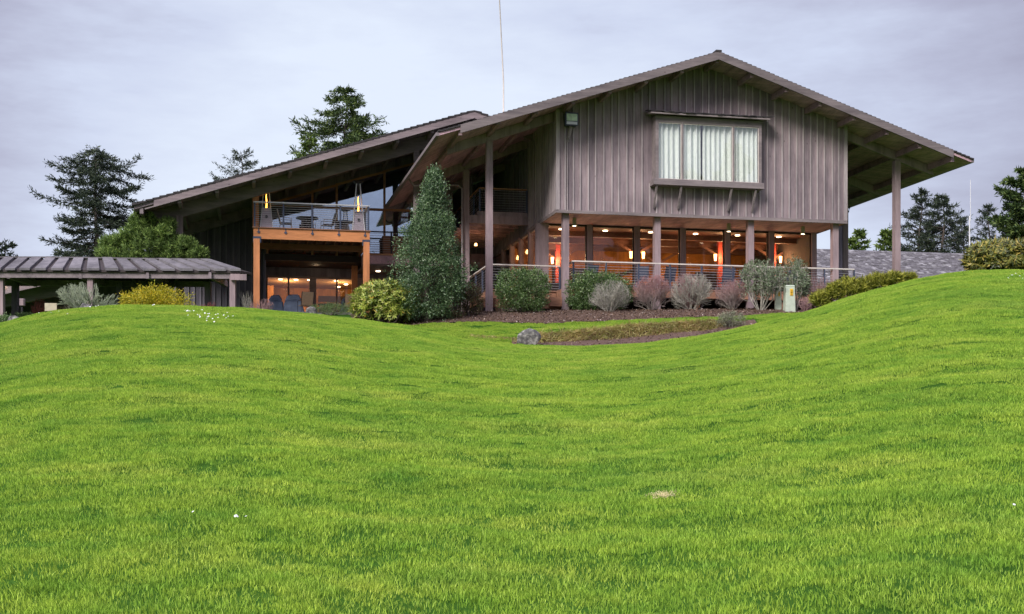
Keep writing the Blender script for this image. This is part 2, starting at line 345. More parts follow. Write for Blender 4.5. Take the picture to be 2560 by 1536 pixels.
def scatter(name, pts, srcs, label, kind='stuff', jitter=.12, smin=.85, smax=1.15):
    """one object: a point mesh with geometry nodes placing the source tufts"""
    coll = bpy.data.collections.new(name + '_source')
    for s in srcs: coll.objects.link(s)
    me = bpy.data.meshes.new(name); me.from_pydata([tuple(p) for p in pts], [], [])
    rot, idx, scl = [], [], []
    for p in pts:
        nrm = gnormal(p[0], p[1]); q = nrm.to_track_quat('Z', 'Y').to_matrix().to_4x4() @ Matrix.Rotation(random.uniform(0, 6.28), 4, 'Z')
        e = q.to_euler(); rot += list(e); idx.append(random.randrange(len(srcs))); scl.append(random.uniform(smin, smax))
    a = me.attributes.new('rot', 'FLOAT_VECTOR', 'POINT'); a.data.foreach_set('vector', rot)
    a = me.attributes.new('idx', 'INT', 'POINT'); a.data.foreach_set('value', idx)
    a = me.attributes.new('scl', 'FLOAT', 'POINT'); a.data.foreach_set('value', scl)
    o = bpy.data.objects.new(name, me); COL.objects.link(o); tag(o, label, kind=kind)
    ng = bpy.data.node_groups.new(name + '_nodes', 'GeometryNodeTree')
    ng.interface.new_socket('Geometry', in_out='INPUT', socket_type='NodeSocketGeometry'); ng.interface.new_socket('Geometry', in_out='OUTPUT', socket_type='NodeSocketGeometry')
    gi = ng.nodes.new('NodeGroupInput'); go = ng.nodes.new('NodeGroupOutput'); ip = ng.nodes.new('GeometryNodeInstanceOnPoints')
    ci = ng.nodes.new('GeometryNodeCollectionInfo'); ci.inputs[0].default_value = coll; ci.inputs['Separate Children'].default_value = True; ci.inputs['Reset Children'].default_value = True
    def na(nm, t):
        n = ng.nodes.new('GeometryNodeInputNamedAttribute'); n.data_type = t; n.inputs[0].default_value = nm; return n.outputs['Attribute']
    er = ng.nodes.new('FunctionNodeEulerToRotation'); ng.links.new(na('rot', 'FLOAT_VECTOR'), er.inputs[0])
    L = ng.links.new; L(gi.outputs[0], ip.inputs['Points']); L(ci.outputs[0], ip.inputs['Instance']); ip.inputs['Pick Instance'].default_value = True
    L(na('idx', 'INT'), ip.inputs['Instance Index']); L(er.outputs[0], ip.inputs['Rotation']); L(na('scl', 'FLOAT'), ip.inputs['Scale']); L(ip.outputs[0], go.inputs[0])
    md = o.modifiers.new('scatter', 'NODES'); md.node_group = ng; return o
pts = []
st = .62
for Y in np.arange(2.6, 50.5, st):
    xm = min(.46 * Y + 4.5, 27)
    for X in np.arange(-xm, xm, st):
        x = X + random.uniform(-.12, .12); y = Y + random.uniform(-.12, .12)
        if zone(x, y) == 'lawn' and zone(x, y + .3) == 'lawn' and zone(x, y - .3) == 'lawn' and zone(x+.3, y) == 'lawn': pts.append((x, y, ground(x, y)))
scatter('grass', pts, [blades(2300, .84, .033, .0048, 100 + i, gm) for i in range(8)], 'bright green mown lawn grass covering the slope')
# small lawn tufts along the edges of beds
pe = []
for i in range(5200):
    x = random.uniform(-9, 13); y = random.uniform(39, 49)
    if zone(x, y) == 'lawn' and not all(zone(x + a, y + b) == 'lawn' for a, b in ((0, .45), (0, -.45), (.45, 0), (-.45, 0))): pe.append((x, y, ground(x, y)))
tag(scatter('edge_grass', pe, [blades(140, .2, .05, .008, 120 + i, gm) for i in range(4)], 'green grass fringe along the mulch bed and bank'), None)
# dry grass hanging over the bank
drym = leafmat('dry_grass_blade', [(0, (.16, .10, .04)), (.4, (.50, .38, .16)), (.75, (.30, .34, .07)), (1, (.85, .72, .4))], .7, .3)
P, D, Ls = [], [], []
for i in range(15000):
    px = random.uniform(1175, 1815); s = stations(px); f = max(0, min(1, (px - 1260) / 90)) * max(0, min(1, (1830 - px) / 60)); f = max(f, .2)
    if random.random() > f * .9 + .1: continue
    Y = s[3][0] + random.gauss(-.05, .13); X = (px - CX) / FP * Y
    clump = .6 + .4 * math.sin(px * .35) * math.sin(px * .13 + 1)
    P.append((X, Y, ground(X, Y) - .01)); D.append((random.gauss(0, .5), -random.uniform(.2, 1.3), random.uniform(-.5, .9))); Ls.append(random.uniform(.08, .36) * f * clump + .03)
P = np.array(P); D = unit(np.array(D)); v, f = leaves(P, D, sideof(D), Ls, np.full(len(P), .019), .4)
tag(np_mesh('dry_grass', v, f, drym), 'dry straw coloured grass overhanging the earth bank', kind='stuff')
# thin straw coloured patch in the lawn
n_ = 220; X_ = 1.28 + rng.normal(0, .065, n_); Y_ = 10.55 + rng.normal(0, .05, n_); P = np.array([(a, b, ground(a, b) + .012) for a, b in zip(X_, Y_)])
D = unit(rng.normal(size=(n_, 3)) * np.array([1, 1, .5]) + np.array([0, 0, .35])); v, f = leaves(P, D, sideof(D), rng.uniform(.03, .06, n_), np.full(n_, .005), .2)
tag(np_mesh('straw_patch', v, f, leafmat('straw_blade', [(0, (.5, .42, .2)), (1, (.85, .75, .5))], .8, .2)), 'small patch of bleached straw in the lawn', kind='stuff')
# bark chips
P, D, Ls = [], [], []
for i in range(26000):
    x = random.uniform(-7, 14); y = random.uniform(44.5, 51)
    if zone(x, y) == 'bed': P.append((x, y, ground(x, y) + .02)); D.append((random.gauss(0, 1), random.gauss(0, 1), random.gauss(0, .4))); Ls.append(random.uniform(.03, .1))
for i in range(2500):
    x = random.uniform(0, 9); y = random.uniform(39, 44)
    if zone(x, y) == 'dirt': P.append((x, y, ground(x, y) + .015)); D.append((random.gauss(0, 1), random.gauss(0, 1), random.gauss(0, .4))); Ls.append(random.uniform(.03, .1))
P = np.array(P); D = unit(np.array(D)); v, f = leaves(P, D, sideof(D), Ls, np.array(Ls) * .5, .15)
tag(np_mesh('bark_chip', v, f, leafmat('bark_chip', [(0, (.035, .02, .014)), (.5, (.13, .075, .052)), (.85, (.27, .185, .14)), (1, (.5, .42, .4))], .9, 0)), 'loose bark chips spread over the mulch bed', kind='stuff')
# daisies in the lawn
P = []
for (cx, py, n, sp) in ((520, 796, 26, 22), (470, 783, 10, 14), (240, 771, 6, 12), (380, 768, 7, 12), (150, 790, 4, 30), (2545, 694, 12, 16), (600, 1325, 3, 24), (480, 1310, 1, 8), (2250, 1222, 1, 3), (2540, 1290, 1, 6), (1640, 1222, 0, 0), (900, 700, 0, 0)):
    for k in range(n):
        px = cx + random.gauss(0, sp); yy = py + random.gauss(0, sp * .25)
        Y = 8.0                       # walk out until the sight line meets the ground
        while Y < 46 and EYE + (HY - yy) / FP * Y > ground((px - CX) / FP * Y, Y): Y += .15
        if Y < 45.9: P.append(((px - CX) / FP * Y, Y, ground((px - CX) / FP * Y, Y) + .07))
dv, df = [], []
for p in P:
    r = random.uniform(.008, .014) * (1 if p[1] < 25 else 1.7); b = len(dv); tx, ty = random.gauss(0, .3), random.gauss(.5, .25)
    for k in range(6): dx, dy = r*math.cos(k*1.047), r*math.sin(k*1.047); dv.append((p[0]+dx, p[1]+dy, p[2]+dx*tx+dy*ty))
    df.append(tuple(range(b, b + 6)))
tag(np_mesh('daisy', dv, df, plain('white_petal', (.8, .8, .78), .7)), 'tiny white daisies scattered in the lawn', kind='stuff')
# ================================================================== THE LODGE
ORG = (0, 0, 6.4)
lodge = empty('lodge', W(*ORG), TH, 'large grey brown timber lodge with broad gable roof and curtained bay window', 'building')
def mb(o=ORG): return MB(o)
RID, TOP, SL = 6.3, 16.80, .332
V0, V1 = -1.5, 20.5
def eave(v):
    k = min(max((v - V0) / (11.85 - V0), 0), 1); return -5.04 - .86 * k, 13.04 - 1.02 * k
def T(u, v=0):
    """height of the roof plane"""
    if u >= 0: return TOP - SL * abs(u - RID)
    ue, ze = eave(v); z0 = TOP - SL * RID
    return z0 + (z0 - ze) / (-ue) * u
FL, CEIL, SOF = 7.42, 10.38, 10.43                      # deck level, dining ceiling, underside of the upper storey
# siding: backing sheet + battens. polygon tops follow the roof
def boardwall(axis, fixed, a0, a1, zb, ztf, out, pitch=.32, bw=.055, skip=None):
    """vertical board wall; axis 'u' (fixed v) or 'v' (fixed u); out = sign of the outward normal"""
    w, b = mb(), mb(); n = max(1, int(round((a1 - a0) / pitch))); st = (a1 - a0) / n
    def pt(a, d, z): return (a, fixed + d * out, z) if axis == 'u' else (fixed + d * out, a, z)
    brk = [a0 + i * st for i in range(n + 1)]
    if axis == 'u' and a0 < RID < a1: brk = sorted(set(brk + [RID]))
    for x0, x1 in zip(brk, brk[1:]):
        w.hexa([pt(x0, -.08, zb), pt(x1, -.08, zb), pt(x1, 0, zb), pt(x0, 0, zb), pt(x0, -.08, ztf(x0)), pt(x1, -.08, ztf(x1)), pt(x1, 0, ztf(x1)), pt(x0, 0, ztf(x0))])
    for i in range(n + 1):
        x = a0 + i * st + random.uniform(-.03, .03)
        if skip and skip(x): segs = skip(x)
        else: segs = [(zb, ztf(x) - .01)]
        for z0, z1 in segs:
            b.hexa([pt(x - bw/2, .002, z0), pt(x + bw/2, .002, z0), pt(x + bw/2, .05, z0), pt(x - bw/2, .05, z0), pt(x - bw/2, .002, z1), pt(x + bw/2, .002, z1), pt(x + bw/2, .05, z1), pt(x - bw/2, .05, z1)])
    return w, b
SOFT = .17
w, b = boardwall('u', 0, 0, 12.63, SOF, lambda u: T(u) - SOFT, -1, skip=lambda x: [(SOF, 11.7), (14.45, T(x) - SOFT - .01)] if 3.85 < x < 8.65 else None)
front = w.build('siding', M['siding'], lodge); b.build('batten', M['batten'], front)
w, b = boardwall('v', 0, 0.0, 5.3, SOF, lambda v: T(0) - SOFT, -1)
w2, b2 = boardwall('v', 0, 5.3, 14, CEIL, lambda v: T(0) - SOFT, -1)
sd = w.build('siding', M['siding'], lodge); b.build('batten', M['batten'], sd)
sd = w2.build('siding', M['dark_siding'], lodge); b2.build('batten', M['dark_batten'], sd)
w, b = boardwall('v', 12.63, 0.0, 14, SOF, lambda v: T(12.63) - SOFT, 1)
sd = w.build('siding', M['siding'], lodge); b.build('batten', M['batten'], sd)
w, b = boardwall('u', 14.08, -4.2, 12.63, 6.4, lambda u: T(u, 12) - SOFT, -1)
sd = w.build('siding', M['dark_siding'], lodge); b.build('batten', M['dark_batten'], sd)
mb().hexa([(-.06, -.06, SOF), (.09, -.06, SOF), (.09, .0, SOF), (-.06, .1, SOF), (-.06, -.06, T(0) - .2), (.09, -.06, T(0) - .2), (.09, 0, T(0) - .2), (-.06, .1, T(0) - .2)]).build('corner_board', M['batten'], lodge)
mb().box(12.54, 12.69, -.06, 0, SOF, T(12.63) - .2).build('corner_board', M['batten'], lodge)
m = mb(); m.box(-.06, 12.69, -.06, 0, SOF - .08, SOF + .05).box(-.06, -.0, 0, 5.3, SOF - .08, SOF + .05).box(12.63, 12.69, 0, 5.3, SOF - .08, SOF + .05)
m.build('skirt_board', M['trim'], lodge)
m = mb(); m.box(0, 12.63, 0, 2.8, SOF - .05, SOF); m.build('soffit', M['soffit'], lodge)
# roof
def roof_slab(name, cols, tf, va, t0, t1, mat, parent, o=ORG):
    m = MB(o)
    for (a, b_) in zip(cols, cols[1:]):
        for k in range(len(va) - 1):
            def P(u, k2, dz): 
                vv = va[k2]; uu = u(vv) if callable(u) else u
                return (uu, vv, tf(uu, vv) - dz)
            m.hexa([P(a, k, t1), P(b_, k, t1), P(b_, k + 1, t1), P(a, k + 1, t1), P(a, k, t0), P(b_, k, t0), P(b_, k + 1, t0), P(a, k + 1, t0)])
    return m.build(name, mat, parent)
vs = [V0, 1, 4, 7, 10, 11.85]
roof = roof_slab('roof', [0, RID, 12.63, 17.62], T, [V0, V1], .06, SOFT, M['soffit'], lodge)
roof_slab('roof_overhang', [lambda v: eave(v)[0], 0], T, vs, .06, SOFT, M['soffit'], lodge)
# shakes: overlapping rows, thick butts seen along the rake
m = mb(); r0 = random.Random(3)
for sgn in (-1, 1):
    n = 58
    for i in range(n):
        ua, ub = RID + sgn * (11.36 * i / n), RID + sgn * (11.36 * (i + 1.25) / n)
        v = V0 - .06
        for seg in ([V0 - .06 + .0, V0 + .5, V0 + 3, 11.85] if sgn < 0 else [V0 - .06, V0 + .5, V0 + 3, V1]),:
            for va_, vb_ in zip(seg, seg[1:]):
                def P(u, vv, dz):
                    if u < 0:
                        ue = eave(vv)[0] * u / -5.06
                        return (max(ue, eave(vv)[0] - .04), vv, T(max(ue, eave(vv)[0]), vv) + dz)
                    return (u, vv, T(u, vv) + dz)
                j = r0.uniform(-.012, .02); hi = .03 + j * .4
                a, c = (ua, ub)
                m.hexa([P(a, va_, -.06), P(c, va_, -.03), P(c, vb_, -.03), P(a, vb_, -.06), P(a, va_, -.01), P(c, va_, hi), P(c, vb_, hi), P(a, vb_, -.01)])
m.box(RID - .12, RID + .12, V0 - .08, V1, TOP - .02, TOP + .06)
m.build('shingle', M['shake'], roof)
m = mb()
m.vbar((-4.22, V0 - .03, T(-4.22, V0)), (RID, V0 - .03, TOP), .07, .32).build('fascia', M['fascia'], roof)
m = mb(); m.vbar((RID, V0 - .03, TOP), (16.75, V0 - .03, T(16.75)), .07, .32).build('fascia', M['fascia'], roof)
m = mb(); m.vbar((-4.98, V0 + .03, T(-4.98, V0) + .0), (-4.22, V0 + .03, T(-4.22, V0)), .04, .17); m.build('fascia', M['batten'], roof); m = mb(); m.vbar((16.75, V0 + .03, T(16.75)), (17.58, V0 + .03, T(17.58)), .04, .17)
m.build('fascia', M['batten'], roof)
# purlins along v
for i in range(-7, 8):
    u = RID + 1.5 * i
    if abs(i) * 1.5 < .1: u = RID
    z = T(u) - SOFT - .002
    m = mb()
    if -.2 < u < 12.8: m.box(u - .07, u + .07, V0 + .1, -.005, z - .24, z)
    elif u >= 12.8: m.box(u - .07, u + .07, V0 + .1, V1, z - .26, z)
    else:
        for a, c in zip(vs, vs[1:]):
            fa, fc = u * eave(a)[0] / -5.04, u * eave(c)[0] / -5.04
            za, zc = T(fa, a) - SOFT - .004, T(fc, c) - SOFT - .004
            aa = max(a, V0 + .1)
            m.hexa([(fa-.07, aa, za-.2), (fa+.07, aa, za-.2), (fc+.07, c, zc-.2), (fc-.07, c, zc-.2), (fa-.07, aa, za), (fa+.07, aa, za), (fc+.07, c, zc), (fc-.07, c, zc)])
    m.build('purlin', M['rafter'], lodge)
for v in (.5, 5.25, 10.0):
    m = mb(); m.vbar((-4.4, v, T(-4.4, v) - SOFT - .02), (-.05, v, T(-.05, v) - SOFT - .02), .16, .38).build('rafter_beam', M['post'], lodge)
for v in (.5, 5.25, 10.0, 14.75, 19.5):
    m = mb(); m.vbar((12.7, v, T(12.7) - SOFT - .02), (17.0, v, T(17.0) - SOFT - .02), .16, .38).build('rafter_beam', M['post'], lodge)
def gz(u, v): p = W(u, v); return ground(p.x, p.y)
for u, v in ((-2.7, .5), (-2.8, 5.25), (-2.75, 10.0)):
    m = mb(); m.box(u - .13, u + .13, v - .13, v + .13, gz(u, v) - .3, T(u, v) - SOFT - .40).build('post', M['post'], lodge)
for v in (.5, 5.25, 10, 14.75):
    m = mb(); m.box(15.15, 15.41, v - .13, v + .13, gz(15.3, v) - .3, T(15.3) - SOFT - .40).build('post', M['post'], lodge)
for u in (.42, 4.32, 8.43, 12.28):
    m = mb(); m.box(u - .13, u + .13, .19, .45, 6.0, SOF - .05).build('post', M['post'], lodge)
m = mb(); m.box(12.7, 12.95, .9, 1.2, FL, 13.9).build('post', M['dark_siding'], lodge)
# gutters and downpipes
m = mb(); pv = [(eave(v)[0] - .06, v, eave(v)[1] - .06) for v in vs]
for a, c in zip(pv, pv[1:]): m.bar(a, c, .13, .13)
m.build('gutter', M['gutter'], roof)
m = mb(); m.bar((17.68, V0, T(17.62) - .04), (17.68, V1, T(17.62) - .04), .13, .13).build('gutter', M['gutter'], roof)
m = mb(); e5 = eave(4.6); m.tube([(e5[0], 4.6, e5[1] - .15), (e5[0] + .25, 4.75, e5[1] - .42), (-3.2, 5.0, 12.3), (-3.0, 5.05, 12.15), (-3.0, 5.05, 6.6)], .05, 8).build('downpipe', M['gutter'], lodge, smooth=True)
e5 = eave(10.3); m = mb(); m.tube([(e5[0], 10.3, e5[1] - .15), (e5[0] + .3, 10.2, e5[1] - .4), (-3.2, 9.8, 11.5), (-3.0, 9.8, 11.3), (-3.0, 9.8, 6.6)], .05, 8).build('downpipe', M['gutter'], lodge, smooth=True)
m = mb(); m.tube([(17.5, 9, 12.85), (17.45, 9, 12.6), (15.6, 9.7, 12.55), (15.5, 9.9, 12.4), (15.5, 9.9, 7)], .05, 8).build('downpipe', M['gutter'], lodge, smooth=True)
# ------------------------------------------------------------------ bay window
bw = mb()
U0, U1, Z0, Z1, VB = 4.12, 8.48, 11.80, 14.18, -.50
bw.box(U0 - .12, U0, VB, 0, Z0 - .1, Z1 + .05).box(U1, U1 + .12, VB, 0, Z0 - .1, Z1 + .05)           # cheeks
bw.box(U0 - .12, U1 + .12, VB + .02, 0, Z1 + .05, Z1 + .2)
bw.box(U0, U1, VB, VB + .1, Z1 - .07, Z1 + .05)
for u in (5.14, 7.36): bw.box(u - .03, u + .03, VB, VB + .1, Z0, Z1 - .07)
win = bw.build('window', M['trim'], lodge)
mb().box(U0 - .22, U1 + .2, VB - .08, 0, Z0 - .24, Z0 - .001).build('sill', M['trim'], win)
m = mb()
for (a, c) in ((U0, 5.11), (5.17, 7.33), (7.39, U1)):
    m.box(a, a + .025, VB + .03, VB + .07, Z0, Z1 - .07).box(c - .025, c, VB + .03, VB + .07, Z0, Z1 - .07).box(a, c, VB + .025, VB + .065, Z0, Z0 + .035).box(a, c, VB + .025, VB + .065, Z1 - .105, Z1 - .072)
m.build('sash', M['railpale'], win)
m = mb()
for (a, c) in ((U0, 5.11), (5.17, 7.33), (7.39, U1)): m.box(a, c, VB + .04, VB + .05, Z0, Z1 - .07)
m.build('pane', M['clearglass'], win)
def curtain(a, c, ph):
    n = 160; v, f = [], []
    for i in range(n + 1):
        u = a + (c - a) * i / n; d = .11 * math.sin(u * 27 + ph + 1.5 * math.sin(u * 3)) + .03 * math.sin(u * 71 + ph)
        v += [(u, VB + .24 + d, Z0 - .0), (u, VB + .24 + d * .7, Z1)]
    for i in range(n): f.append((2*i, 2*i+2, 2*i+3, 2*i+1))
    m = mb(); m.v = v; m.f = f; return m
curtain(U0 + .03, 5.99, 0).build('curtain', M['curtain'], win, smooth=True)
curtain(6.11, U1 - .03, 2).build('curtain', M['curtain'], win, smooth=True)
mb().box(U0 - .1, U1 + .1, -.02, -.002, Z0, Z1).build('dark_room_sheet', M['interiordark'], win)  # dark sheet over the wall, its colour stands for the unlit room
# little shingled roof over the window
m = mb(); rr = random.Random(5)
m.hexa([(3.72, VB - .28, 14.38), (8.86, VB - .28, 14.38), (8.86, 0, 14.50), (3.72, 0, 14.50), (3.72, VB - .28, 14.44), (8.86, VB - .28, 14.44), (8.86, 0, 14.58), (3.72, 0, 14.58)])
cap = m.build('canopy', M['trim'], win); m = mb()
for row in range(3):
    u = 3.68
    while u < 8.86:
        wd = rr.uniform(.12, .26); v0 = VB - .33 + row * .22 + rr.uniform(-.03, .03); z = 14.455 + row * .055 + rr.uniform(-.01, .025)
        m.hexa([(u, v0, z), (u + wd - .012, v0, z), (u + wd - .012, v0 + .3, z + .06), (u, v0 + .3, z + .06), (u, v0, z + .035), (u + wd - .012, v0, z + .035), (u + wd - .012, v0 + .3, z + .08), (u, v0 + .3, z + .08)]); u += wd
m.build('shingle', M['shake'], win)
for u in (4.05, 5.1, 7.28, 8.35):
    mb().bar((u, VB + .06, Z0 - .24), (u, -.04, 10.72), .07, .09).build('bracket', M['trim'], win)
# ------------------------------------------------------------------ ground floor glazing (dining room)
colsu = [0.04, 2.13, 4.25, 6.34, 8.40, 10.47, 12.5]
for i, u in enumerate(colsu):
    wdt = .27 if i in (0,) else .12
    mb().box(u - wdt, u + wdt, 2.68, 2.96, FL, SOF - .05).build('column', M['post'], lodge)
for a, c in zip(colsu, colsu[1:]):
    m = mb(); a += .12; c -= .12
    m.box(a, a + .05, 2.78, 2.88, FL + .45, CEIL - .05).box(c - .05, c, 2.78, 2.88, FL + .45, CEIL - .05).box(a, c, 2.77, 2.89, FL + .40, FL + .45).box(a, c, 2.77, 2.89, CEIL - .08, CEIL).box(a, c, 2.76, 2.90, FL, FL + .4)
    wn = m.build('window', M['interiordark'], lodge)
    mb().box(a + .05, c - .05, 2.82, 2.83, FL + .45, CEIL - .08).build('pane', M['glass'], wn)
vv = [2.96, 4.9, 6.85, 8.8, 10.75, 12.7]
for a, c in zip(vv, vv[1:]):
    mb().box(-.06, .14, a - .12 + (.12 if a < 3 else 0), a + .12, FL - .8, CEIL).build('column', M['post'], lodge)
    m = mb(); m.box(0, .1, a + .12, c - .12, FL - .8, FL + .5).box(0, .1, a + .12, c - .12, CEIL - .1, CEIL).box(0, .1, a + .12, a + .17, FL + .5, CEIL - .1)
    wn = m.build('window', M['trim'], lodge)
    mb().box(.04, .05, a + .12, c - .12, FL + .5, CEIL - .1).build('pane', M['glass'], wn)
# room
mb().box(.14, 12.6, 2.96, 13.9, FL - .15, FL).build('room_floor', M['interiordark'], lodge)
mb().box(.14, 12.5, 2.96, 13.9, CEIL, CEIL + .04).build('room_ceiling', M['ceilingwood'], lodge)
mb().box(.2, 12.5, 9.6, 9.7, FL, CEIL).build('room_wall', M['interior'], lodge)
mb().box(12.5, 12.63, 2.96, 13.9, FL, SOF).build('room_wall', M['interiordark'], lodge)
for v in (4.6, 6.6, 8.6): mb().box(.2, 12.5, v - .1, v + .1, CEIL - .22, CEIL - .002).build('ceiling_beam', M['brownbeam'], lodge)
cols_r = ((5.25, 6.0), (9.35, 6.0), (2.2, 8.6), (12.0, 6.0), (7.3, 8.9))
for u, v in cols_r:
    mb().box(u - .11, u + .11, v - .11, v + .11, FL, CEIL - .002).build('room_column', M['redwood'], lodge)
    for s in (-1, 1): mb().bar((u + s * .12, v, CEIL - .6), (u + s * .95, v, CEIL - .1), .12, .12).build('column_brace', M['brownbeam'], lodge)
for u, a, c in ((3.1, 7.8, 9.2), (10.4, 7.8, 8.9)):
    mb().box(u - .9, u + .9, 9.5, 9.6, FL + 1.0, FL + 2.0).build('wall_panel', M['interiordark'], lodge)
mb().bar((.4, 9.4, FL + .4), (6.6, 9.4, FL + 2.1), .1, .16).build('added_dark_bar', M['interiordark'], lodge)  # dark diagonal bar added to break up the flat bright room wall
def plight(name, loc, e, r, c=(1, .5, .2), parent=None):
    l = bpy.data.lights.new(name, 'POINT'); l.energy = e; l.shadow_soft_size = r; l.color = c
    o = bpy.data.objects.new(name, l); COL.objects.link(o); o.location = loc
    return o
# sconces: two amber glasses per column
k = 0
for (u, v), place in zip(cols_r[:4], ('on the column behind the fourth dining window', 'on the column behind the sixth dining window', 'on the far column behind the second dining window', 'at the right end of the dining room')):
    sc = empty('wall_sconce', W(u, v, 9.25), TH, 'pair of glowing amber glass lamps ' + place, 'lamp', 'amber sconces in the dining room')
    o = (u, v, 9.25); m = MB(o)
    for s in (-1, 1): m.tube([(u, v - .12, 9.3), (u + s * .15, v - .2, 9.22), (u + s * .3, v - .2, 9.3), (u + s * .3, v - .2, 9.45)], .015, 6)
    m.build('arm', M['blackmetal'], sc)
    for s in (-1, 1):
        m = MB(o); m.cyl(u + s * .3, v - .2, 9.45, 9.75, .05, 10, .07); m.build('lamp_shade', M['lamp'], sc, smooth=True)
    plight('sconce_light', W(u, v - .5, 9.6), 48, .12, (1, .6, .3))
for u, v in ((1.5, 4.2), (1.5, 7.0), (7.2, 4.4), (7.3, 8), (11, 4.5), (3.6, 5.6)): plight('room_light', W(u, v, 9.2), 38, .2, (1, .64, .34))
dl = None
for i, (u, v) in enumerate(((1.2, 4.0), (3.2, 4.0), (5.3, 4.0), (7.4, 4.0), (9.4, 4.0), (11.4, 4.0), (1.2, 7.4), (3.3, 7.4), (6.4, 7.4), (8.4, 7.4), (10.5, 7.4))):
    o = (u, v, CEIL); m = MB(o); m.cyl(u, v, CEIL - .03, CEIL - .004, .11, 14)
    d = m.build('ceiling_light', M['lampw'], None, W(*o)); d.rotation_euler.z = TH
    tag(d, 'small round recessed light glowing in the dining room ceiling', 'ceiling light', 'recessed dining room ceiling lights')
names = ('nearest the corner', 'second from the corner', 'third from the corner')
for i, v in enumerate((5.0, 7.3, 9.3)):
    o = (.42, v, 9.7); pn = empty('pendant_lamp', W(*o), TH, 'bare bulb pendant glowing inside the side windows, ' + names[i], 'lamp', 'bulb pendants inside the side windows')
    MB(o).tube([(.42, v, 9.92), (.42, v, CEIL)], .008, 6).build('cord', M['blackmetal'], pn)
    m = MB(o); m.cyl(.42, v, 9.72, 9.8, .05, 10, .07); m.cyl(.42, v, 9.8, 9.92, .07, 10, .02); m.build('bulb', M['lamp'], pn, smooth=True)
# downlight cylinders below the upper storey
for (u, lab) in ((1.04, 'beside the left deck post'), (7.84, 'below the bay window'), (11.24, 'near the right deck post')):
    o = (u, 1.2, SOF - .05); d = empty('cylinder_downlight', W(*o), TH, 'pale green cylinder lamp under the overhang ' + lab, 'lamp', 'cylinder lamps under the overhang')
    m = MB(o); m.cyl(u, 1.2, SOF - .38, SOF - .05, .085, 18); m.build('housing', plain('sage_metal', (.36, .36, .22), .5, .1) if 'sage_metal' not in bpy.data.materials else bpy.data.materials['sage_metal'], d, smooth=False)
    MB(o).cyl(u, 1.2, SOF - .385, SOF - .381, .07, 18).build('lens', M['lampw'], d)
# floodlight on the gable wall
o = (.5, -.3, 14.0); fl = empty('floodlight', W(*o), TH, 'square metal floodlight with greenish glass on the gable wall corner', 'floodlight')
m = MB(o); m.frustum(.5, -.22, 13.82, 14.3, .24, .16, .28, .16); m.frustum(.5, -.40, 13.80, 14.32, .27, .03, .27, .03); m.build('housing', M['bluemetal'], fl, bevel=.015)
MB(o).box(.28, .72, -.445, -.432, 13.98, 14.26).build('lens', plain('pale_green_glass', (.55, .68, .5), .15, 0, .3, 5), fl)
MB(o).box(.28, .72, -.445, -.434, 13.84, 13.95).build('reflector', M['steel'], fl)
m = MB(o); m.bar((.5, -.2, 13.82), (.42, -.06, 13.35), .12, .08); m.box(.36, .48, -.08, -.04, 13.2, 13.42); m.build('bracket', M['trim'], fl)
mb().tube([(.41, -.05, 13.25), (.41, -.05, SOF)], .02, 8).build('conduit', M['batten'], lodge)
# antenna on the roof
def mast(u, v, z0, z1, name, label, r=.045):
    o = (u, v, z0); e = empty(name, W(*o), TH, label, 'antenna')
    MB(o).tube([(u, v, z0), (u, v, z0 + (z1 - z0) * .3), (u - .38, v, z1)], r, 8, r * .45).build('pole', M['railpale'], e, smooth=True)
    m = MB(o); m.box(u - .1, u + .1, v - .1, v + .1, z0 - .05, z0 + .25)
    for a in (.7, 2.8, 4.9): m.tube([(u, v, z0 + 1.0), (u + 1.0 * math.cos(a), v + 1.0 * math.sin(a), z0 - .1)], .012, 4)
    m.build('base', M['blackmetal'], e)
mast(-.5, 8.2, T(-.5, 8) + .05, 25.5, 'radio_mast', 'tall thin pale radio mast rising from the lodge roof')
# upper rear balcony beside the corner
bl = empty('corner_balcony', W(-2, 5.3, 10.6), TH, 'weathered timber balcony with dark cable railing tucked beside the lodge corner', 'balcony'); o = (-2, 5.3, 10.6)
MB(o).box(-2.25, -.05, 5.35, 14.0, 11.08, 11.22).build('floor', M['soffit'], bl)
MB(o).box(-2.67, 0, 5.14, 5.34, 10.68, 11.04).build('beam', M['post'], bl)
MB(o).box(-2.3, -.05, 5.2, 5.34, 11.05, 11.23).build('rim_board', M['post'], bl)
for v in np.arange(6.2, 14, .9): MB(o).box(-2.6, -.05, v - .06, v + .06, 10.84, 11.07).build('joist', M['soffit'], bl)
def rail_run(o, parent, a, c, zf, zt, nc=9, post=1.5, woodm='railpale', first=True, pm='bluemetal', cr=.0075):
    """handrail, posts and cables between two plan points"""
    a, c = Vector(a), Vector(c); L = (c - a).length; n = max(1, round(L / post)); d = (c - a).normalized()
    m = MB(o); m.bar((*a, zt), (*c, zt), .11, .05); m.build('handrail', M[woodm], parent)
    for i in range(0 if first else 1, n + 1):
        p = a + (c - a) * i / n; m = MB(o); m.box(p.x - .035, p.x + .035, p.y - .035, p.y + .035, zf, zt - .05); m.build('rail_post', M[pm], parent)
    m = MB(o)
    for k in range(nc):
        z = zf + .09 + (zt - .1 - zf - .09) * k / (nc - 1); m.tube([(*a, z), (*c, z)], cr, 4, cap=False)
    m.build('cable', M['cable'], parent)
rail_run(o, bl, (-2.18, 5.3), (-.05, 5.3), 11.22, 12.29, woodm='railwood')
rail_run(o, bl, (-2.18, 5.3), (-2.18, 13.9), 11.22, 12.29, woodm='railwood', first=False)
mb().box(-1.9, -1.8, 9.0, 14.0, 11.22, 13.6).build('screen_wall', M['dark_siding'], lodge)
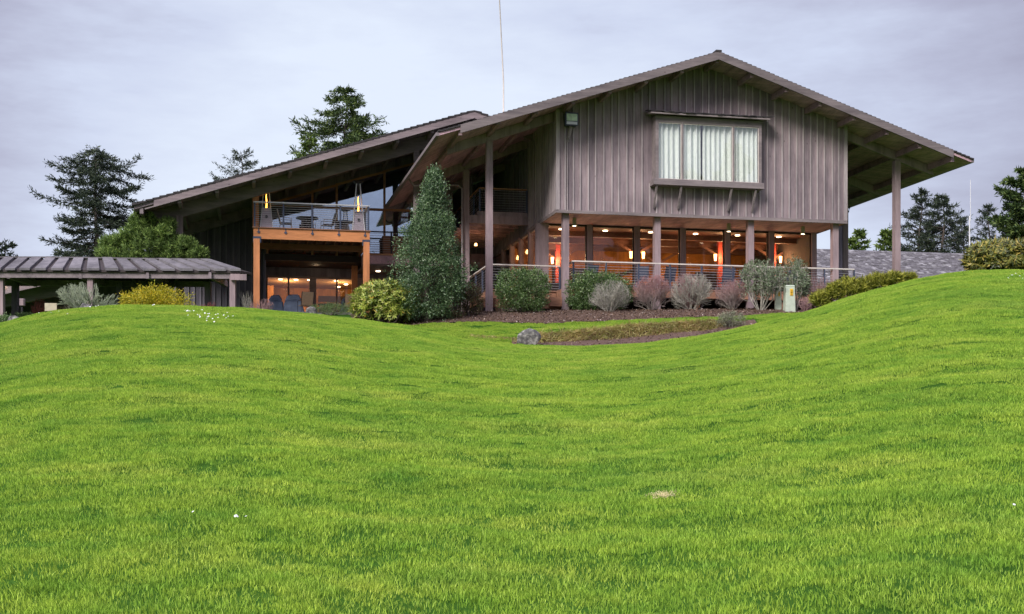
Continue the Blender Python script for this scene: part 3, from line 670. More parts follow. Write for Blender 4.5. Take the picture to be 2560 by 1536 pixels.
# glazed entrance far back under the balcony
m = mb(); m.box(-4.2, -.1, 13.9, 14.0, 9.9, 10.6); m.build('header', M['soffit'], lodge)
wl = empty('wall_light', W(-1.7, 8.8, 10.1), TH, 'small warm lamp under the corner balcony', 'lamp')
m = MB((-1.7, 8.8, 10.1)); m.cyl(-1.7, 8.8, 10.25, 10.36, .06, 12, .04); m.build('shade', M['lamp'], wl, smooth=True); plight('wall_lamp_light', W(-1.7, 8.6, 10.1), 5, .08)
# ------------------------------------------------------------------ front deck
o = (6, .2, 6.4); dk = empty('deck', W(*o), TH, 'long timber deck with pale handrail and steel cable railing along the lodge', 'deck')
m = MB(o)
for i in range(20): m.box(.45, 13.3, .17 + i * .14, .17 + i * .14 + .132, FL - .04, FL)
for i in range(30): m.box(-2.45, .45, 1.87 + i * .14, 1.87 + i * .14 + .132, FL - .04, FL)
m.build('floor_board', M['deckwood'], dk)
MB(o).box(.45, 13.3, .2, .27, FL - .36, FL - .045).build('rim_beam', M['browbeam'], dk)
MB(o).box(.45, .52, .27, 1.9, FL - .36, FL - .045).build('rim_beam', M['browbeam'], dk)
MB(o).box(-2.45, .44, 1.92, 2.0, FL - .36, FL - .045).build('rim_beam', M['browbeam'], dk)
MB(o).box(-2.9, .3, .62, .75, 6.55, 6.9).build('cross_beam', M['browbeam'], dk)
MB(o).box(-.2, .3, .35, .62, 6.62, 6.98).build('cross_beam', M['browbeam'], dk)
MB(o).box(-2.45, -2.35, 2.0, 6.6, FL - .36, FL - .045).build('rim_beam', M['browbeam'], dk)
for u in (2.4, 6.1, 9.9, 11.8):
    MB(o).box(u - .09, u + .09, .3, .48, 5.9, FL - .36).build('leg', M['cedarv'] if u == 6.1 else M['browbeam'], dk)
for u in np.arange(.9, 13.2, .8): MB(o).box(u - .03, u + .03, .28, 2.95, FL - .28, FL - .045).build('joist', M['browbeam'], dk)
rail_run(o, dk, (.74, .24), (13.14, .24), FL, FL + 1.06, post=1.38)
rail_run(o, dk, (.74, 1.9), (.74, .24), FL, FL + 1.06, first=True, post=1.7)
rail_run(o, dk, (-2.35, 1.94), (.6, 1.94), FL, FL + 1.06, post=3)
rail_run(o, dk, (-2.40, 1.94), (-2.40, 6.6), FL, FL + 1.06, post=1.5)
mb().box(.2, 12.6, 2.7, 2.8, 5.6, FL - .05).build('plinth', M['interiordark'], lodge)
# ================================================================== THE WING
OW = (-9, 12, 6.5)
wing = empty('lodge_wing', W(*OW), TH, 'dark boarded lodge wing with long low roof behind the orange balcony', 'building')
WR, WT, WS = -2.64, 15.38, .3255
def TW(u, v=0): return WT - WS * abs(u - WR)
def wb(): return MB(OW)
roof_slab('roof', [-16.72, WR, .2], TW, [4.2, 26], .05, .2, M['wingdark'], wing, OW)
rf = [c for c in wing.children if c.name.startswith('roof')][0]
m = wb(); r0 = random.Random(8)
for i in range(52):
    ua, ub = WR - 14.12 * i / 52, WR - 14.12 * (i + 1.2) / 52; j = r0.uniform(-.01, .01)
    m.hexa([(ub, 4.1, TW(ub) - .03), (ua, 4.1, TW(ua) - .06), (ua, 26, TW(ua) - .06), (ub, 26, TW(ub) - .03), (ub, 4.1, TW(ub) + .05 + j), (ua, 4.1, TW(ua)), (ua, 26, TW(ua)), (ub, 26, TW(ub) + .05 + j)])
for i in range(10):
    ua, ub = WR + 2.8 * i / 10, WR + 2.8 * (i + 1.2) / 10
    m.hexa([(ua, 4.1, TW(ua) - .06), (ub, 4.1, TW(ub) - .03), (ub, 26, TW(ub) - .03), (ua, 26, TW(ua) - .06), (ua, 4.1, TW(ua)), (ub, 4.1, TW(ub) + .06), (ub, 26, TW(ub) + .06), (ua, 26, TW(ua))])
m.build('shingle', M['shake'], rf)
wb().vbar((-15.95, 4.16, TW(-15.95) - .0), (WR, 4.16, WT - .0), .07, .34).build('fascia', M['wingtrim'], rf)
wb().vbar((WR, 4.16, WT), (.1, 4.16, TW(.1)), .07, .34).build('fascia', M['wingtrim'], rf)
wb().vbar((-16.7, 4.22, TW(-16.7)), (-15.95, 4.22, TW(-15.95)), .04, .18).build('fascia', M['wingtrim'], rf)
wb().vbar((-16.3, 4.105, TW(-16.3) - .30), (WR, 4.105, WT - .30), .04, .05).build('fascia', M['trim'], rf)
for i in range(-1, 10):
    u = WR - 1.5 * i - .3
    if u > .1: continue
    z = TW(u) - .21; wb().box(u - .07, u + .07, 4.25, 12.3, z - .24, z).build('purlin', M['wingdark'], wing)
wb().vbar((-16.1, 5.8, TW(-16.1) - .21), (-3.4, 5.8, TW(-3.4) - .21), .2, .58).build('rafter_beam', M['wingtrim'], wing)
wb().vbar((-16.1, 11.3, TW(-16.1) - .21), (-4, 11.3, TW(-4) - .21), .2, .5).build('rafter_beam', M['wingdark'], wing)
wb().box(-15.15, -14.87, 5.66, 5.94, 6.3, TW(-15) - .7).build('post', M['post'], wing)
wb().box(-5.05, -4.8, 5.68, 5.92, 8.5, TW(-4.9) - .7).build('post', M['wingtrim'], wing)
w, b = boardwall('u', 12.0, -15.2, -11.4, 6.3, lambda u: TW(u) - .2, -1, .29)
w.o = b.o = OW
sd = w.build('siding', M['dark_siding'], wing); b.build('batten', M['dark_batten'], sd)
w, b = boardwall('v', -15.2, 12.0, 25.5, 6.3, lambda v: TW(-15.2) - .2, -1, .3); w.o = b.o = OW
sd = w.build('siding', M['dark_siding'], wing); b.build('batten', M['dark_batten'], sd)
wb().box(-11.4, -4.2, 12.0, 12.2, 9.0, 9.7).build('floor_edge', M['dark_siding'], wing)
wb().box(-11.4, -4.2, 9.55, 18, 9.4, 9.68).build('upper_floor', M['interiordark'], wing)
# upper glazing follows the roof
def zg(u): return 12.93 + .324 * (u + 8.13)
GV = 9.6; gu = [-11.3, -9.25, -8.13, -5.91, -4.6]
for a, c in zip(gu, gu[1:]):
    za, zc = zg(a + .01), zg(c)
    m = wb(); m.box(a - .05, a + .05, GV - .05, GV + .1, 9.7, zg(a + .01)); m.box(a + .05, c - .05, GV - .07, GV + .08, 11.86, 11.96); m.vbar((a - .05, GV + .02, za + .1), (c + .05, GV + .02, zc + .1), .15, .1)
    wn = m.build('window', M['railwood'], wing)
    wb().hexa([(a + .05, GV, 9.7), (c - .05, GV, 9.7), (c - .05, GV + .02, 9.7), (a + .05, GV + .02, 9.7), (a + .05, GV, za), (c - .05, GV, zc), (c - .05, GV + .02, zc), (a + .05, GV + .02, za)]).build('pane', M['glassblue'], wn)
    wb().hexa([(a, GV, za + .1), (c, GV, zc + .1), (c, GV + .1, zc + .1), (a, GV + .1, za + .1), (a, GV, TW(a) - .2), (c, GV, TW(c) - .2), (c, GV + .1, TW(c) - .2), (a, GV + .1, TW(a) - .2)]).build('gable_panel', M['dark_siding'], wing)
wb().box(-11.4, -4.2, 17, 17.1, 9.7, 14).build('back_wall', M['interiordark'], wing)
m = wb(); m.box(-11.45, -11.36, GV, 12, 6.4, TW(-11.4) - .3); m.build('side_wall', M['dark_siding'], wing)
# lower room
wb().box(-11.4, -4.2, 17, 17.1, 6.5, 9.1).build('room_wall', M['room'], wing)
wb().box(-11.5, -4.2, 12.2, 17, 6.55, 6.62).build('room_floor', M['deckwood'], wing)
wb().box(-11.5, -4.2, 12.2, 17, 8.98, 9.04).build('room_ceiling', M['whiteceiling'], wing)
wb().box(-11.45, -11.4, 12.2, 17, 6.5, 9).build('room_wall', M['room'], wing)
for a, c in ((-11.3, -9.2), (-9.0, -6.9), (-6.7, -4.3)):
    m = wb(); m.box(a - .1, a + .06, 11.98, 12.14, 6.6, 8.98).box(c - .06, c + .1, 11.98, 12.14, 6.6, 8.98).box(a + .06, c - .06, 11.99, 12.13, 8.9, 9.0).box((a+c)/2 - .04, (a+c)/2 + .04, 12, 12.12, 6.6, 8.9)
    wn = m.build('window', M['wingtrim'], wing)
    wb().box(a + .06, c - .06, 12.05, 12.06, 6.6, 8.9).build('pane', M['glass'], wn)
wb().box(-9.9, -9.3, 14.9, 15.0, 6.6, 8.1).build('cabinet', M['room'], wing)
wb().box(-11.3, -10.9, 14.5, 15.5, 6.6, 8.8).build('partition', M['room'], wing)
wb().box(-8.6, -6.4, 15.4, 15.5, 7.6, 7.9).build('shelf', M['interiordark'], wing)
wb().box(-8.6, -6.2, 16, 16.1, 8.2, 8.5).build('shelf', M['interiordark'], wing)
wb().box(-12, -4.2, 4.9, 12, 6.1, 6.62).build('patio_slab', M['rock'], wing)
for (u, v, z) in ((-10.6, 13.2, 8.97), (-9.85, 13.2, 8.97), (-9.2, 13.2, 8.97), (-7.9, 13.2, 8.97), (-7.3, 14.6, 8.97), (-10.9, 11.0, 9.62), (-7.8, 11.0, 9.62), (-6.1, 10.6, 9.17), (-7.6, 15.8, 8.97), (-5.6, 14, 8.97)):
    oo = (u, v, z); m = MB(oo); m.cyl(u, v, z - .03, z - .002, .1, 14); d = m.build('patio_light', M['lampw'], None, W(*oo)); d.rotation_euler.z = TH
    tag(d, 'small round recessed light glowing under the left wing', 'ceiling light', 'recessed lights of the left wing')
plight('wing_light', W(-10.2, 14, 8.6), 48, .3, (1, .62, .3)); plight('wing_light', W(-7.6, 14, 8.6), 42, .3, (1, .62, .3)); plight('wing_light', W(-9, 11, 9.4), 5, .2, (1, .7, .4))
wb().box(-7.0, -4.2, 8.7, 12.0, 9.18, 9.23).build('patio_ceiling', M['wingdark'], wing); wb().box(-11.4, -7.1, 9.62, 12.0, 9.64, 9.7).build('patio_ceiling', M['wingdark'], wing)
# orange timber balcony
OB = (-9.5, 5.6, 6.6); bc = empty('orange_balcony', W(*OB), TH, 'raised balcony of orange cedar with steel cable railing in front of the dark wing', 'balcony')
def bb(): return MB(OB)
BL, BR, BV = -11.95, -7.0, 5.6
bb().box(BL, BR, BV - .06, BV + .06, 9.76, 10.22).build('front_beam', M['cedar'], bc)
bb().box(BL, BL + .12, BV + .06, 11.0, 9.76, 10.22).build('side_beam', M['cedarv'], bc)
bb().box(BR - .12, BR, BV + .06, 11.0, 9.76, 10.22).build('side_beam', M['cedarv'], bc)
m = bb()
for i in range(40): m.box(BL - .04, BR + .04, BV - .12 + i * .14, BV - .12 + i * .14 + .13, 10.222, 10.262)
m.build('floor_board', M['deckwood'], bc)
for i in range(12):
    u = BL + .4 + i * .4; bb().box(u - .025, u + .025, BV + .07, 11.0, 9.98, 10.22).build('joist', M['browbeam'], bc)
bb().box(BL + .12, BR - .12, 8.2, 8.35, 9.72, 9.98).build('cross_beam', M['browbeam'], bc)
for u, v, z in ((-11.82, 5.62, 9.76), (-7.14, 5.62, 9.76), (-7.2, 10.8, 9.76)):
    bb().box(u - .13, u + .13, v - .12, v + .14, 6.3, z).build('post', M['cedarv'], bc)
bb().box(-11.98, -11.72, 5.8, 6.0, 10.26, 11.8).build('upper_post', M['cedarv'], bc)
for u, s in ((BL - .02, 1), (BR + .02, -1)):
    m = bb(); m.box(min(u, u + s * .34), max(u, u + s * .34), BV - .075, BV - .061, 9.60, 9.86)
    for du in (.06, .27):
        for z in (9.66, 9.8): m.box(u + s * du - .012, u + s * du + .012, BV - .085, BV - .075, z - .012, z + .012)
    m.build('steel_plate', M['bluemetal'], bc)
for i in range(5):
    u = BL + .22 + i * (BR - BL - .42) / 4; m = bb(); m.box(u - .02, u + .02, BV - .08, BV - .061, 10.0, 10.26); m.box(u - .06, u + .06, BV - .078, BV - .062, 10.03, 10.08); m.tube([(u - .06, BV - .08, 10.05), (u, BV - .08, 9.98), (u + .06, BV - .08, 10.05)], .012, 5)
    m.build('rail_bracket', M['bluemetal'], bc)
rail_run(OB, bc, (BL + .05, BV), (BR - .05, BV), 10.26, 11.36, 11, 1.22, 'steel', cr=.0085)
rail_run(OB, bc, (BL + .05, BV), (BL + .05, 9.6), 10.26, 11.36, 11, 1.4, 'steel', False, cr=.0085)
rail_run(OB, bc, (BR - .05, BV), (BR - .05, 8.6), 10.26, 11.36, 11, 1.4, 'steel', False, cr=.0085)
# linking terrace
OT = (-5.5, 8.6, 9.24); tr = empty('linking_terrace', W(*OT), TH, 'short terrace with black railing linking the orange balcony to the lodge', 'balcony')
MB(OT).box(-7.0, -3.2, 8.6, 9.5, 9.24, 9.64).build('fascia', M['soffit'], tr)
MB(OT).box(-7.0, -3.2, 8.55, 9.5, 9.64, 9.71).build('floor_board', M['railwood'], tr)
rail_run(OT, tr, (-6.95, 8.6), (-3.2, 8.6), 9.71, 10.74, 9, 1.3, 'blackmetal', pm='blackmetal')
for i, u in enumerate((-5.6, -4.65)):
    oo = (u, 9.05, 9.71); pl = empty('planter_box', W(*oo), TH, ('reddish timber box beside the left rail post on the linking terrace', 'reddish timber box nearest the holly on the linking terrace')[i], 'planter', 'timber boxes on the linking terrace')
    m = MB(oo)
    for k in range(8): m.box(u - .45, u + .45, 8.78, 9.32, 9.72 + k * .1, 9.81 + k * .1)
    m.build('slat_box', M['browbeam'], pl)
    MB(oo).box(u - .48, u + .48, 8.75, 9.35, 10.52, 10.57).build('lid', M['browbeam'], pl)
# ------------------------------------------------------------------ balcony furniture
def heater(u, v, z, lab):
    o = (u, v, z); h = empty('patio_heater', W(*o), TH, lab, 'patio heater', 'pyramid heaters on the orange balcony')
    MB(o).frustum(u, v, z + .04, z + .86, .25, .25, .165, .165).build('base', plain('heater_panel', (.36, .30, .34), .4, .2, .1) if 'heater_panel' not in bpy.data.materials else bpy.data.materials['heater_panel'], h)
    m = MB(o)
    for a in (-1, 1):
        for c in (-1, 1): m.tube([(u + a * .265, v + c * .265, z), (u + a * .075, v + c * .075, z + 2.12)], .016, 6)
    m.box(u - .28, u + .28, v - .28, v + .28, z, z + .04); m.box(u - .175, u + .175, v - .175, v + .175, z + .86, z + .89); m.build('frame', M['steel'], h)
    MB(o).cyl(u, v, z + .9, z + 2.08, .055, 16).build('glass_tube', M['glass'], h, smooth=True)
    m = MB(o); m.tube([(u, v, z + .92), (u + .012, v, z + 1.15), (u - .008, v, z + 1.4), (u, v, z + 1.55)], .034, 8, .008); m.build('flame', M['flame'], h, smooth=True)
    m = MB(o); m.frustum(u, v, z + 2.12, z + 2.2, .12, .12, .2, .2); m.frustum(u, v, z + 2.2, z + 2.25, .26, .26, .12, .12); m.build('cap', M['blackmetal'], h)
    MB(o).tube([(u, v - .225, z + .5), (u, v - .25, z + .5)], .06, 12).build('knob', M['blackmetal'], h)
heater(-11.4, 6.05, 10.262, 'pyramid patio heater with orange flame at the left end of the balcony')
heater(-7.45, 6.05, 10.262, 'pyramid patio heater with orange flame at the right end of the balcony')
sling = plain('dark_sling', (.11, .085, .095), .7)
slingb = plain('blue_sling', (.07, .085, .13), .7)
def chair(u, v, z, rz, lab, grp, mat, fr='steel', name='patio_chair'):
    e = empty(name, W(u, v, z), TH + rz, lab, 'chair', grp); o = (0, 0, 0)
    m = MB(); m.box(-.25, .25, -.24, .24, .42, .45); m.build('seat', mat, e)
    m = MB(); m.hexa([(-.25, .22, .45), (.25, .22, .45), (.25, .25, .45), (-.25, .25, .45), (-.25, .36, 1.0), (.25, .36, 1.0), (.25, .39, 1.0), (-.25, .39, 1.0)]); m.build('backrest', mat, e)
    for s in (-1, 1):
        m = MB(); m.tube([(s * .28, -.26, 0), (s * .28, -.24, .64), (s * .28, .28, .66)], .016, 6); m.build('arm', M[fr], e)
        m = MB(); m.tube([(s * .28, .30, 0), (s * .27, .22, .45), (s * .27, .38, 1.02)], .016, 6); m.build('leg', M[fr], e)
    return e
def table(u, v, z, lab, grp=None, r=.5, h=.74, cat='table'):
    e = empty('round_table', W(u, v, z), TH, lab, cat, grp); m = MB(); m.cyl(0, 0, h - .035, h, r, 28); m.build('table_top', M['blackmetal'], e)
    for k in range(4):
        a = k * math.pi / 2 + .5; m = MB(); m.tube([(.1 * math.cos(a), .1 * math.sin(a), h - .04), (.16 * math.cos(a), .16 * math.sin(a), h * .5), (.34 * math.cos(a), .34 * math.sin(a), 0)], .018, 6); m.build('leg', M['blackmetal'], e)
table(-9.6, 7.2, 10.262, 'round dark table in the middle of the orange balcony', 'round tables on the orange balcony')
table(-7.9, 7.9, 10.262, 'round dark table behind the right patio heater', 'round tables on the orange balcony', .42)
bg = 'sling chairs on the orange balcony'
chair(-10.55, 7.1, 10.262, 1.57, 'dark sling chair left of the middle balcony table', bg, sling)
chair(-8.7, 7.15, 10.262, -1.4, 'dark sling chair right of the middle balcony table', bg, sling)
chair(-9.5, 8.3, 10.262, 0.1, 'dark sling chair behind the middle balcony table', bg, sling)
chair(-7.9, 9.0, 10.262, .0, 'dark sling chair behind the right heater table', bg, sling)
dg = 'blue sling chairs on the deck'
for u, rz, lab in ((1.65, .4, 'blue grey sling chair beside the deck corner rail'), (4.0, -.3, 'blue grey sling chair just left of the second deck post'), (5.05, .3, 'blue grey sling chair just right of the second deck post'), (7.7, 0, 'blue grey sling chair below the bay window'), (8.4, .5, 'blue grey sling chair by the third deck post'), (10.6, 0, 'blue grey sling chair behind the olive shrub')):
    chair(u, 1.15 + .3 * abs(rz), FL, rz + math.pi, lab, dg, slingb, 'bluemetal', 'deck_chair')
table(6.4, 1.5, FL, 'round black table on the deck below the bay window', None, .4); table(12.9, .9, FL, 'dark round table at the right end of the deck', None, .45)
# patio below: covered grills and wicker chairs
bluec = plain('blue_cover', (.20, .26, .38), .6, 0, .35, 3)
def grill(u, v, w, lab):
    e = empty('covered_grill', W(u, v, 6.62), TH, lab, 'grill', 'covered grills on the patio'); m = MB()
    m.hexa([(-w, -.3, .12), (w, -.32, .1), (w + .04, .3, .12), (-w, .32, .1), (-w * .85, -.28, .85), (w * .7, -.22, .9), (w * .7, .26, .9), (-w * .9, .28, .85)])
    m.hexa([(-w * .85, -.28, .85), (w * .7, -.22, .9), (w * .7, .26, .9), (-w * .9, .28, .85), (-w * .6, -.12, 1.15), (w * .4, -.1, 1.2), (w * .35, .2, 1.2), (-w * .55, .2, 1.15)])
    c = m.build('cover', bluec, e, bevel=.06)
    m = MB()
    for s in (-1, 1): m.cyl(s * w * .8, 0, 0, .12, .04, 8)
    m.build('wheel', M['blackmetal'], e)
grill(-10.9, 9.6, .42, 'barbecue under a blue grey cover beside the left window'); grill(-10.1, 9.2, .5, 'wider barbecue under a blue grey cover on the patio'); grill(-7.6, 9.8, .4, 'barbecue under a patterned cover by the right patio window')
wick = plain('brown_wicker', (.19, .13, .08), .8, 0, .4, 40)
chair(-9.7, 6.7, 6.62, math.pi + .25, 'brown wicker chair with its back to the lawn', 'wicker chairs on the patio', wick, 'blackmetal')
chair(-7.7, 7.2, 6.62, math.pi, 'brown wicker chair behind the low juniper', 'wicker chairs on the patio', wick, 'blackmetal')
table(-8.8, 6.6, 6.62, 'low metal patio table between the wicker chairs', None, .38, .5)
# ================================================================== SLATE ROOFED OUTBUILDING (right)
OS = (20, 24, 7); sb = empty('outbuilding', W(*OS), TH, 'low building with grey split shake roof behind the right lawn crest', 'building')
RX0, RX1 = 11.0, 36.5
m = MB(OS); zr = 13.3; ze = 10.4
m.hexa([(RX0, 20, ze - .2), (RX1, 20, ze - .2), (RX1, 26, zr - .2), (RX0, 26, zr - .2), (RX0, 20, ze), (RX1, 20, ze), (RX1, 26, zr), (RX0, 26, zr)])
m.hexa([(RX0, 26, zr - .2), (RX1, 26, zr - .2), (RX1, 32, ze - .2), (RX0, 32, ze - .2), (RX0, 26, zr), (RX1, 26, zr), (RX1, 32, ze), (RX0, 32, ze)])
rb = m.build('roof', M['greyshake'], sb); m = MB(OS); rr = random.Random(4)
for row in range(27):
    v0 = 19.95 + row * .225; u = RX0 - rr.uniform(0, .2)
    while u < RX1:
        wd = rr.uniform(.14, .42); zz = ze + (v0 - 20) * (zr - ze) / 6 + .02; t = rr.uniform(.025, .07); dv = rr.uniform(-.06, .04); L = .34; tl = rr.uniform(-.012, .012)
        m.hexa([(u, v0 + dv, zz), (u + wd - .015, v0 + dv, zz), (u + wd - .015, v0 + L, zz + L * .42), (u, v0 + L, zz + L * .42), (u, v0 + dv, zz + t + tl), (u + wd - .015, v0 + dv, zz + t - tl), (u + wd - .015, v0 + L, zz + L * .42 + .01), (u, v0 + L, zz + L * .42 + .01)]); u += wd
sh, snt, sp_ = newmat('split_shake'); gg = N(snt, 'ShaderNodeNewGeometry')
cc = mixc(snt, .45, ramp(snt, gg.outputs['Random Per Island'], [(0, (.05, .045, .05)), (.5, (.13, .12, .133)), (.85, (.22, .21, .225)), (1, (.5, .49, .5))]), ramp(snt, noise(snt, 3, None, 6, .8, (3, 1, 3)), [(.35, (.04, .035, .045)), (.65, (.30, .29, .30))]))
snt.links.new(cc, sp_.inputs['Base Color']); sp_.inputs['Roughness'].default_value = .85
m.build('shingle', sh, rb)
m = MB(OS); m.box(RX0 + .5, RX1 - .5, 20.6, 31.4, 6.6, ze + .1); m.build('wall', M['siding'], sb)
# ================================================================== COVERED WALKWAY (left)
ws = tag(bpy.data.objects.new('walkway_shelter', None), 'long covered walkway with weathered plank roof crossing the left lawn', 'shelter'); COL.objects.link(ws); ws.location = (-15, 53, 6.4)
OK_ = (-15, 53, 6.4)
KW = .945
def WK(x, y, z): return Vector((x * KW, y * KW, EYE + (z - EYE) * KW))     # whole walkway stands a little nearer and lower
NP = 34; ridge, fe, be = [], [], []
for i in range(NP + 1):
    t = i / NP; rx = -33 + t * 19.9; f = max(0, (t - .62) / .38); f = f * f * (3 - 2 * f) if f < 1 else 1
    ridge.append(WK(rx, 53.1 + .5 * f, 8.92 - .02 * f)); fe.append(WK(rx + .1 * t + 1.62 * f, 51.6 + .2 * f, 8.27 - .02*f)); be.append(WK(rx - .3 * f, 54.8 + .4 * f, 8.27))
m = MB(OK_)
for i in range(NP):
    for A, B in ((fe, ridge), (ridge, be)):
        d = Vector((0, 0, -.09)); m.hexa([A[i] + d, A[i+1] + d, B[i+1] + d, B[i] + d, A[i], A[i+1], B[i+1], B[i]])
e0, e1, e2, e3 = ridge[-1], fe[-1], WK(-11.0, 52.5, 8.25), be[-1]
d = Vector((0, 0, -.09))
for a, b_, c in ((e0, e1, e2), (e0, e2, e3)): m.quad(a, b_, c); m.quad(c + d, b_ + d, a + d); m.quad(b_, b_ + d, c + d, c)
wr = m.build('roof', M['interiordark'], ws); m = MB(OK_); mp = wood('plank_roof', (.16, .152, .165), (22, 5, 5), .85, 0, .9, .8)
for i in range(NP):
    for A, B, up in ((fe, ridge, 1), (be, ridge, 1)):
        j = random.uniform(.08, .11); a0 = A[i].lerp(A[i+1], .30); a1 = A[i].lerp(A[i+1], .99); b0 = B[i].lerp(B[i+1], .30); b1 = B[i].lerp(B[i+1], .99)
        dd = (A[i] - B[i]).normalized() * .1; z0, z1 = Vector((0, 0, .004)), Vector((0, 0, j))
        if A is fe: m.hexa([a0 + dd + z0, a1 + dd + z0, b1 + z0, b0 + z0, a0 + dd + z1, a1 + dd + z1, b1 + z1, b0 + z1])
        else: m.hexa([b0 + z0, b1 + z0, a1 + dd + z0, a0 + dd + z0, b0 + z1, b1 + z1, a1 + dd + z1, a0 + dd + z1])
m.build('plank', mp, wr)
m = MB(OK_)
for i in range(0, NP, 1): m.bar(ridge[i] + Vector((0, 0, .09)), ridge[i+1] + Vector((0, 0, .09)), .16, .05)
m.build('ridge_board', M['greyshake'], wr)
for A, nm in ((fe, .12), (be, -.12)):
    m = MB(OK_)
    for i in range(NP): m.bar(A[i] + Vector((0, nm, -.07)), A[i+1] + Vector((0, nm, -.07)), .09, .24)
    m.build('eave_beam', M['wingdark'], ws)
for px in (-60, 3, 227, 582):
    X = (px - CX) / FP * 49.1; m = MB(OK_); m.box(X - .11, X + .11, 49.0, 49.22, ground(X, 49.1) - .3, 7.68).build('post', M['post'], ws)
for px in (-150, 38, 300, 520):
    X = (px - CX) / FP * 51.5; m = MB(OK_); m.box(X - .12, X + .12, 51.4, 51.64, ground(X, 51.5) - .3, 7.7).build('post', M['dark_siding'], ws)
for X in (-24, -21, -18, -15.2, -12.6):
    m = MB(OK_); m.bar(WK(X, 51.7, 8.12), WK(X, 54.7, 8.12), .12, .2); m.bar(WK(X, 51.7, 8.15), WK(X, 53.1, 8.8), .1, .16); m.bar(WK(X, 54.7, 8.15), WK(X, 53.1, 8.8), .1, .16); m.build('truss', M['wingdark'], ws)
MB(OK_).bar(WK(-11.75, 51.72, 8.1), WK(-11.1, 51.85, 8.1), .14, .24).build('beam_end', M['post'], ws)
# dark gabled building far left with string lights
gb = empty('gabled_outbuilding', (-22, 62, 6), 0, 'dark low gabled building behind the covered walkway strung with tiny lights', 'building')
GO = (-22, 62, 6)
def gT(x): return 8.1 + .22 * (x + 25.7) if x < -15.2 else 8.1 + .22 * 10.5 - .3 * (x + 15.2)
m = MB(GO); m.hexa([(-30, 59, gT(-30) - .2), (-15.2, 59, gT(-15.2) - .2), (-15.2, 70, gT(-15.2) - .2), (-30, 70, gT(-30) - .2), (-30, 59, gT(-30)), (-15.2, 59, gT(-15.2)), (-15.2, 70, gT(-15.2)), (-30, 70, gT(-30))])
gr = m.build('roof', M['wingtrim'], gb)
MB(GO).vbar((-30, 58.95, gT(-30) + .02), (-15.2, 58.95, gT(-15.2) + .02), .08, .42).build('fascia', M['wingtrim'], gr)
MB(GO).vbar((-29, 60.2, gT(-29) - .2), (-15.5, 60.2, gT(-15.5) - .2), .2, .6).build('rafter_beam', M['wingtrim'], gb)
m = MB(GO); m.hexa([(-29, 63.4, 5.8), (-15.4, 63.4, 5.8), (-15.4, 63.5, 5.8), (-29, 63.5, 5.8), (-29, 63.4, gT(-29) - .2), (-15.4, 63.4, gT(-15.4) - .2), (-15.4, 63.5, gT(-15.4) - .2), (-29, 63.5, gT(-29) - .2)]); m.build('wall', M['dark_siding'], gb)
MB(GO).box(-24.2, -23.0, 63.3, 63.4, 6.0, 7.9).build('door', M['rock'], gb)
MB(GO).box(-23.1, -22.95, 63.22, 63.3, 7.2, 7.6).build('window', M['lampw'], gb)
sl = tag(bpy.data.objects.new('string_light', None), 'string of tiny warm bulbs along the far left roof edge', 'string lights'); COL.objects.link(sl); sl.location = (-24, 58.85, 8.2)
m = MB((-24, 58.85, 8.2)); m.tube([(x, 58.85, gT(x) - .03) for x in (-28, -26, -24, -22, -20)], .008, 4); m.build('wire', M['blackmetal'], sl)
for x in (-25.1, -24.1, -23.55, -22.95, -22.4, -21.9, -21.2):
    m = MB((-24, 58.85, 8.2)); m.cyl(x, 58.82, gT(x) - .12, gT(x) - .04, .035, 8); m.build('bulb', M['lampw'], sl, smooth=True)
MB(GO).box(-16.4, -15.3, 59.0, 59.2, 6.1, 9.0).build('end_wall', M['dark_siding'], gb)
# small lamp box and sign board
X, Y, _ = at(128, 770, 49); z = ground(X, Y); sg = empty('sign_board', (X, Y, z), .1, 'blank beige board on a grey post at the left edge of the lawn', 'sign')
MB().box(-.05, .05, -.04, .04, -.2, .55).build('post', M['steel'], sg); MB().box(-.23, .23, -.07, -.04, .25, .56).build('panel', plain('beige_board', (.5, .44, .32), .7), sg)
X, Y, _ = at(55, 750, 55); z = ground(X, Y); bx = empty('lantern', (X, Y, z), 0, 'square grey lantern beside the dark walkway post', 'lamp')
MB().box(-.11, .11, -.11, .11, 1.0, 1.32).build('head', M['post'], bx, bevel=.02); MB().box(-.04, .04, -.04, .04, 0, 1.0).build('stem', M['blackmetal'], bx)
# utility pedestals
um = plain('sage_box', (.50, .57, .46), .55, 0, .12); yl = plain('warning_yellow', (.85, .5, .03), .5, 0, .05); bk = M['blackmetal']
for i, (px, Y, wd, yt, yb, lab) in enumerate(((1945, 49.7, .135, 719, 775, 'narrow grey green utility box with small yellow sticker'), (1973, 49.2, .21, 714, 777, 'wider grey green utility box with larger yellow sticker'))):
    X = (px - CX) / FP * Y; z = ground(X, Y); h = EYE + (HY - yt) / FP * Y - z
    e = empty('utility_box', (X, Y, z), .0 + .15 * i, lab, 'utility box', 'utility boxes beside the olive shrub')
    m = MB(); m.frustum(0, 0, -.1, h - .05, wd, wd * .8, wd * .86, wd * .7); m.build('cabinet', um, e, bevel=.015)
    m = MB(); m.frustum(0, 0, h - .05, h, wd * .92, wd * .76, wd * .8, wd * .6); m.build('cap', um, e, bevel=.012)
    m = MB(); zz = h * .6; m.box(-wd * .1, wd * .42, -wd * .8 - .014, -wd * .66, zz, zz + (.26 if i else .2)); lb = m.build('sticker', yl, e)
    m = MB()
    for k in range(3): m.box(-wd * .02, wd * .34, -wd * .8 - .017, -wd * .8 - .0142, zz + .04 + k * .06, zz + .065 + k * .06)
    m.build('print', bk, lb)
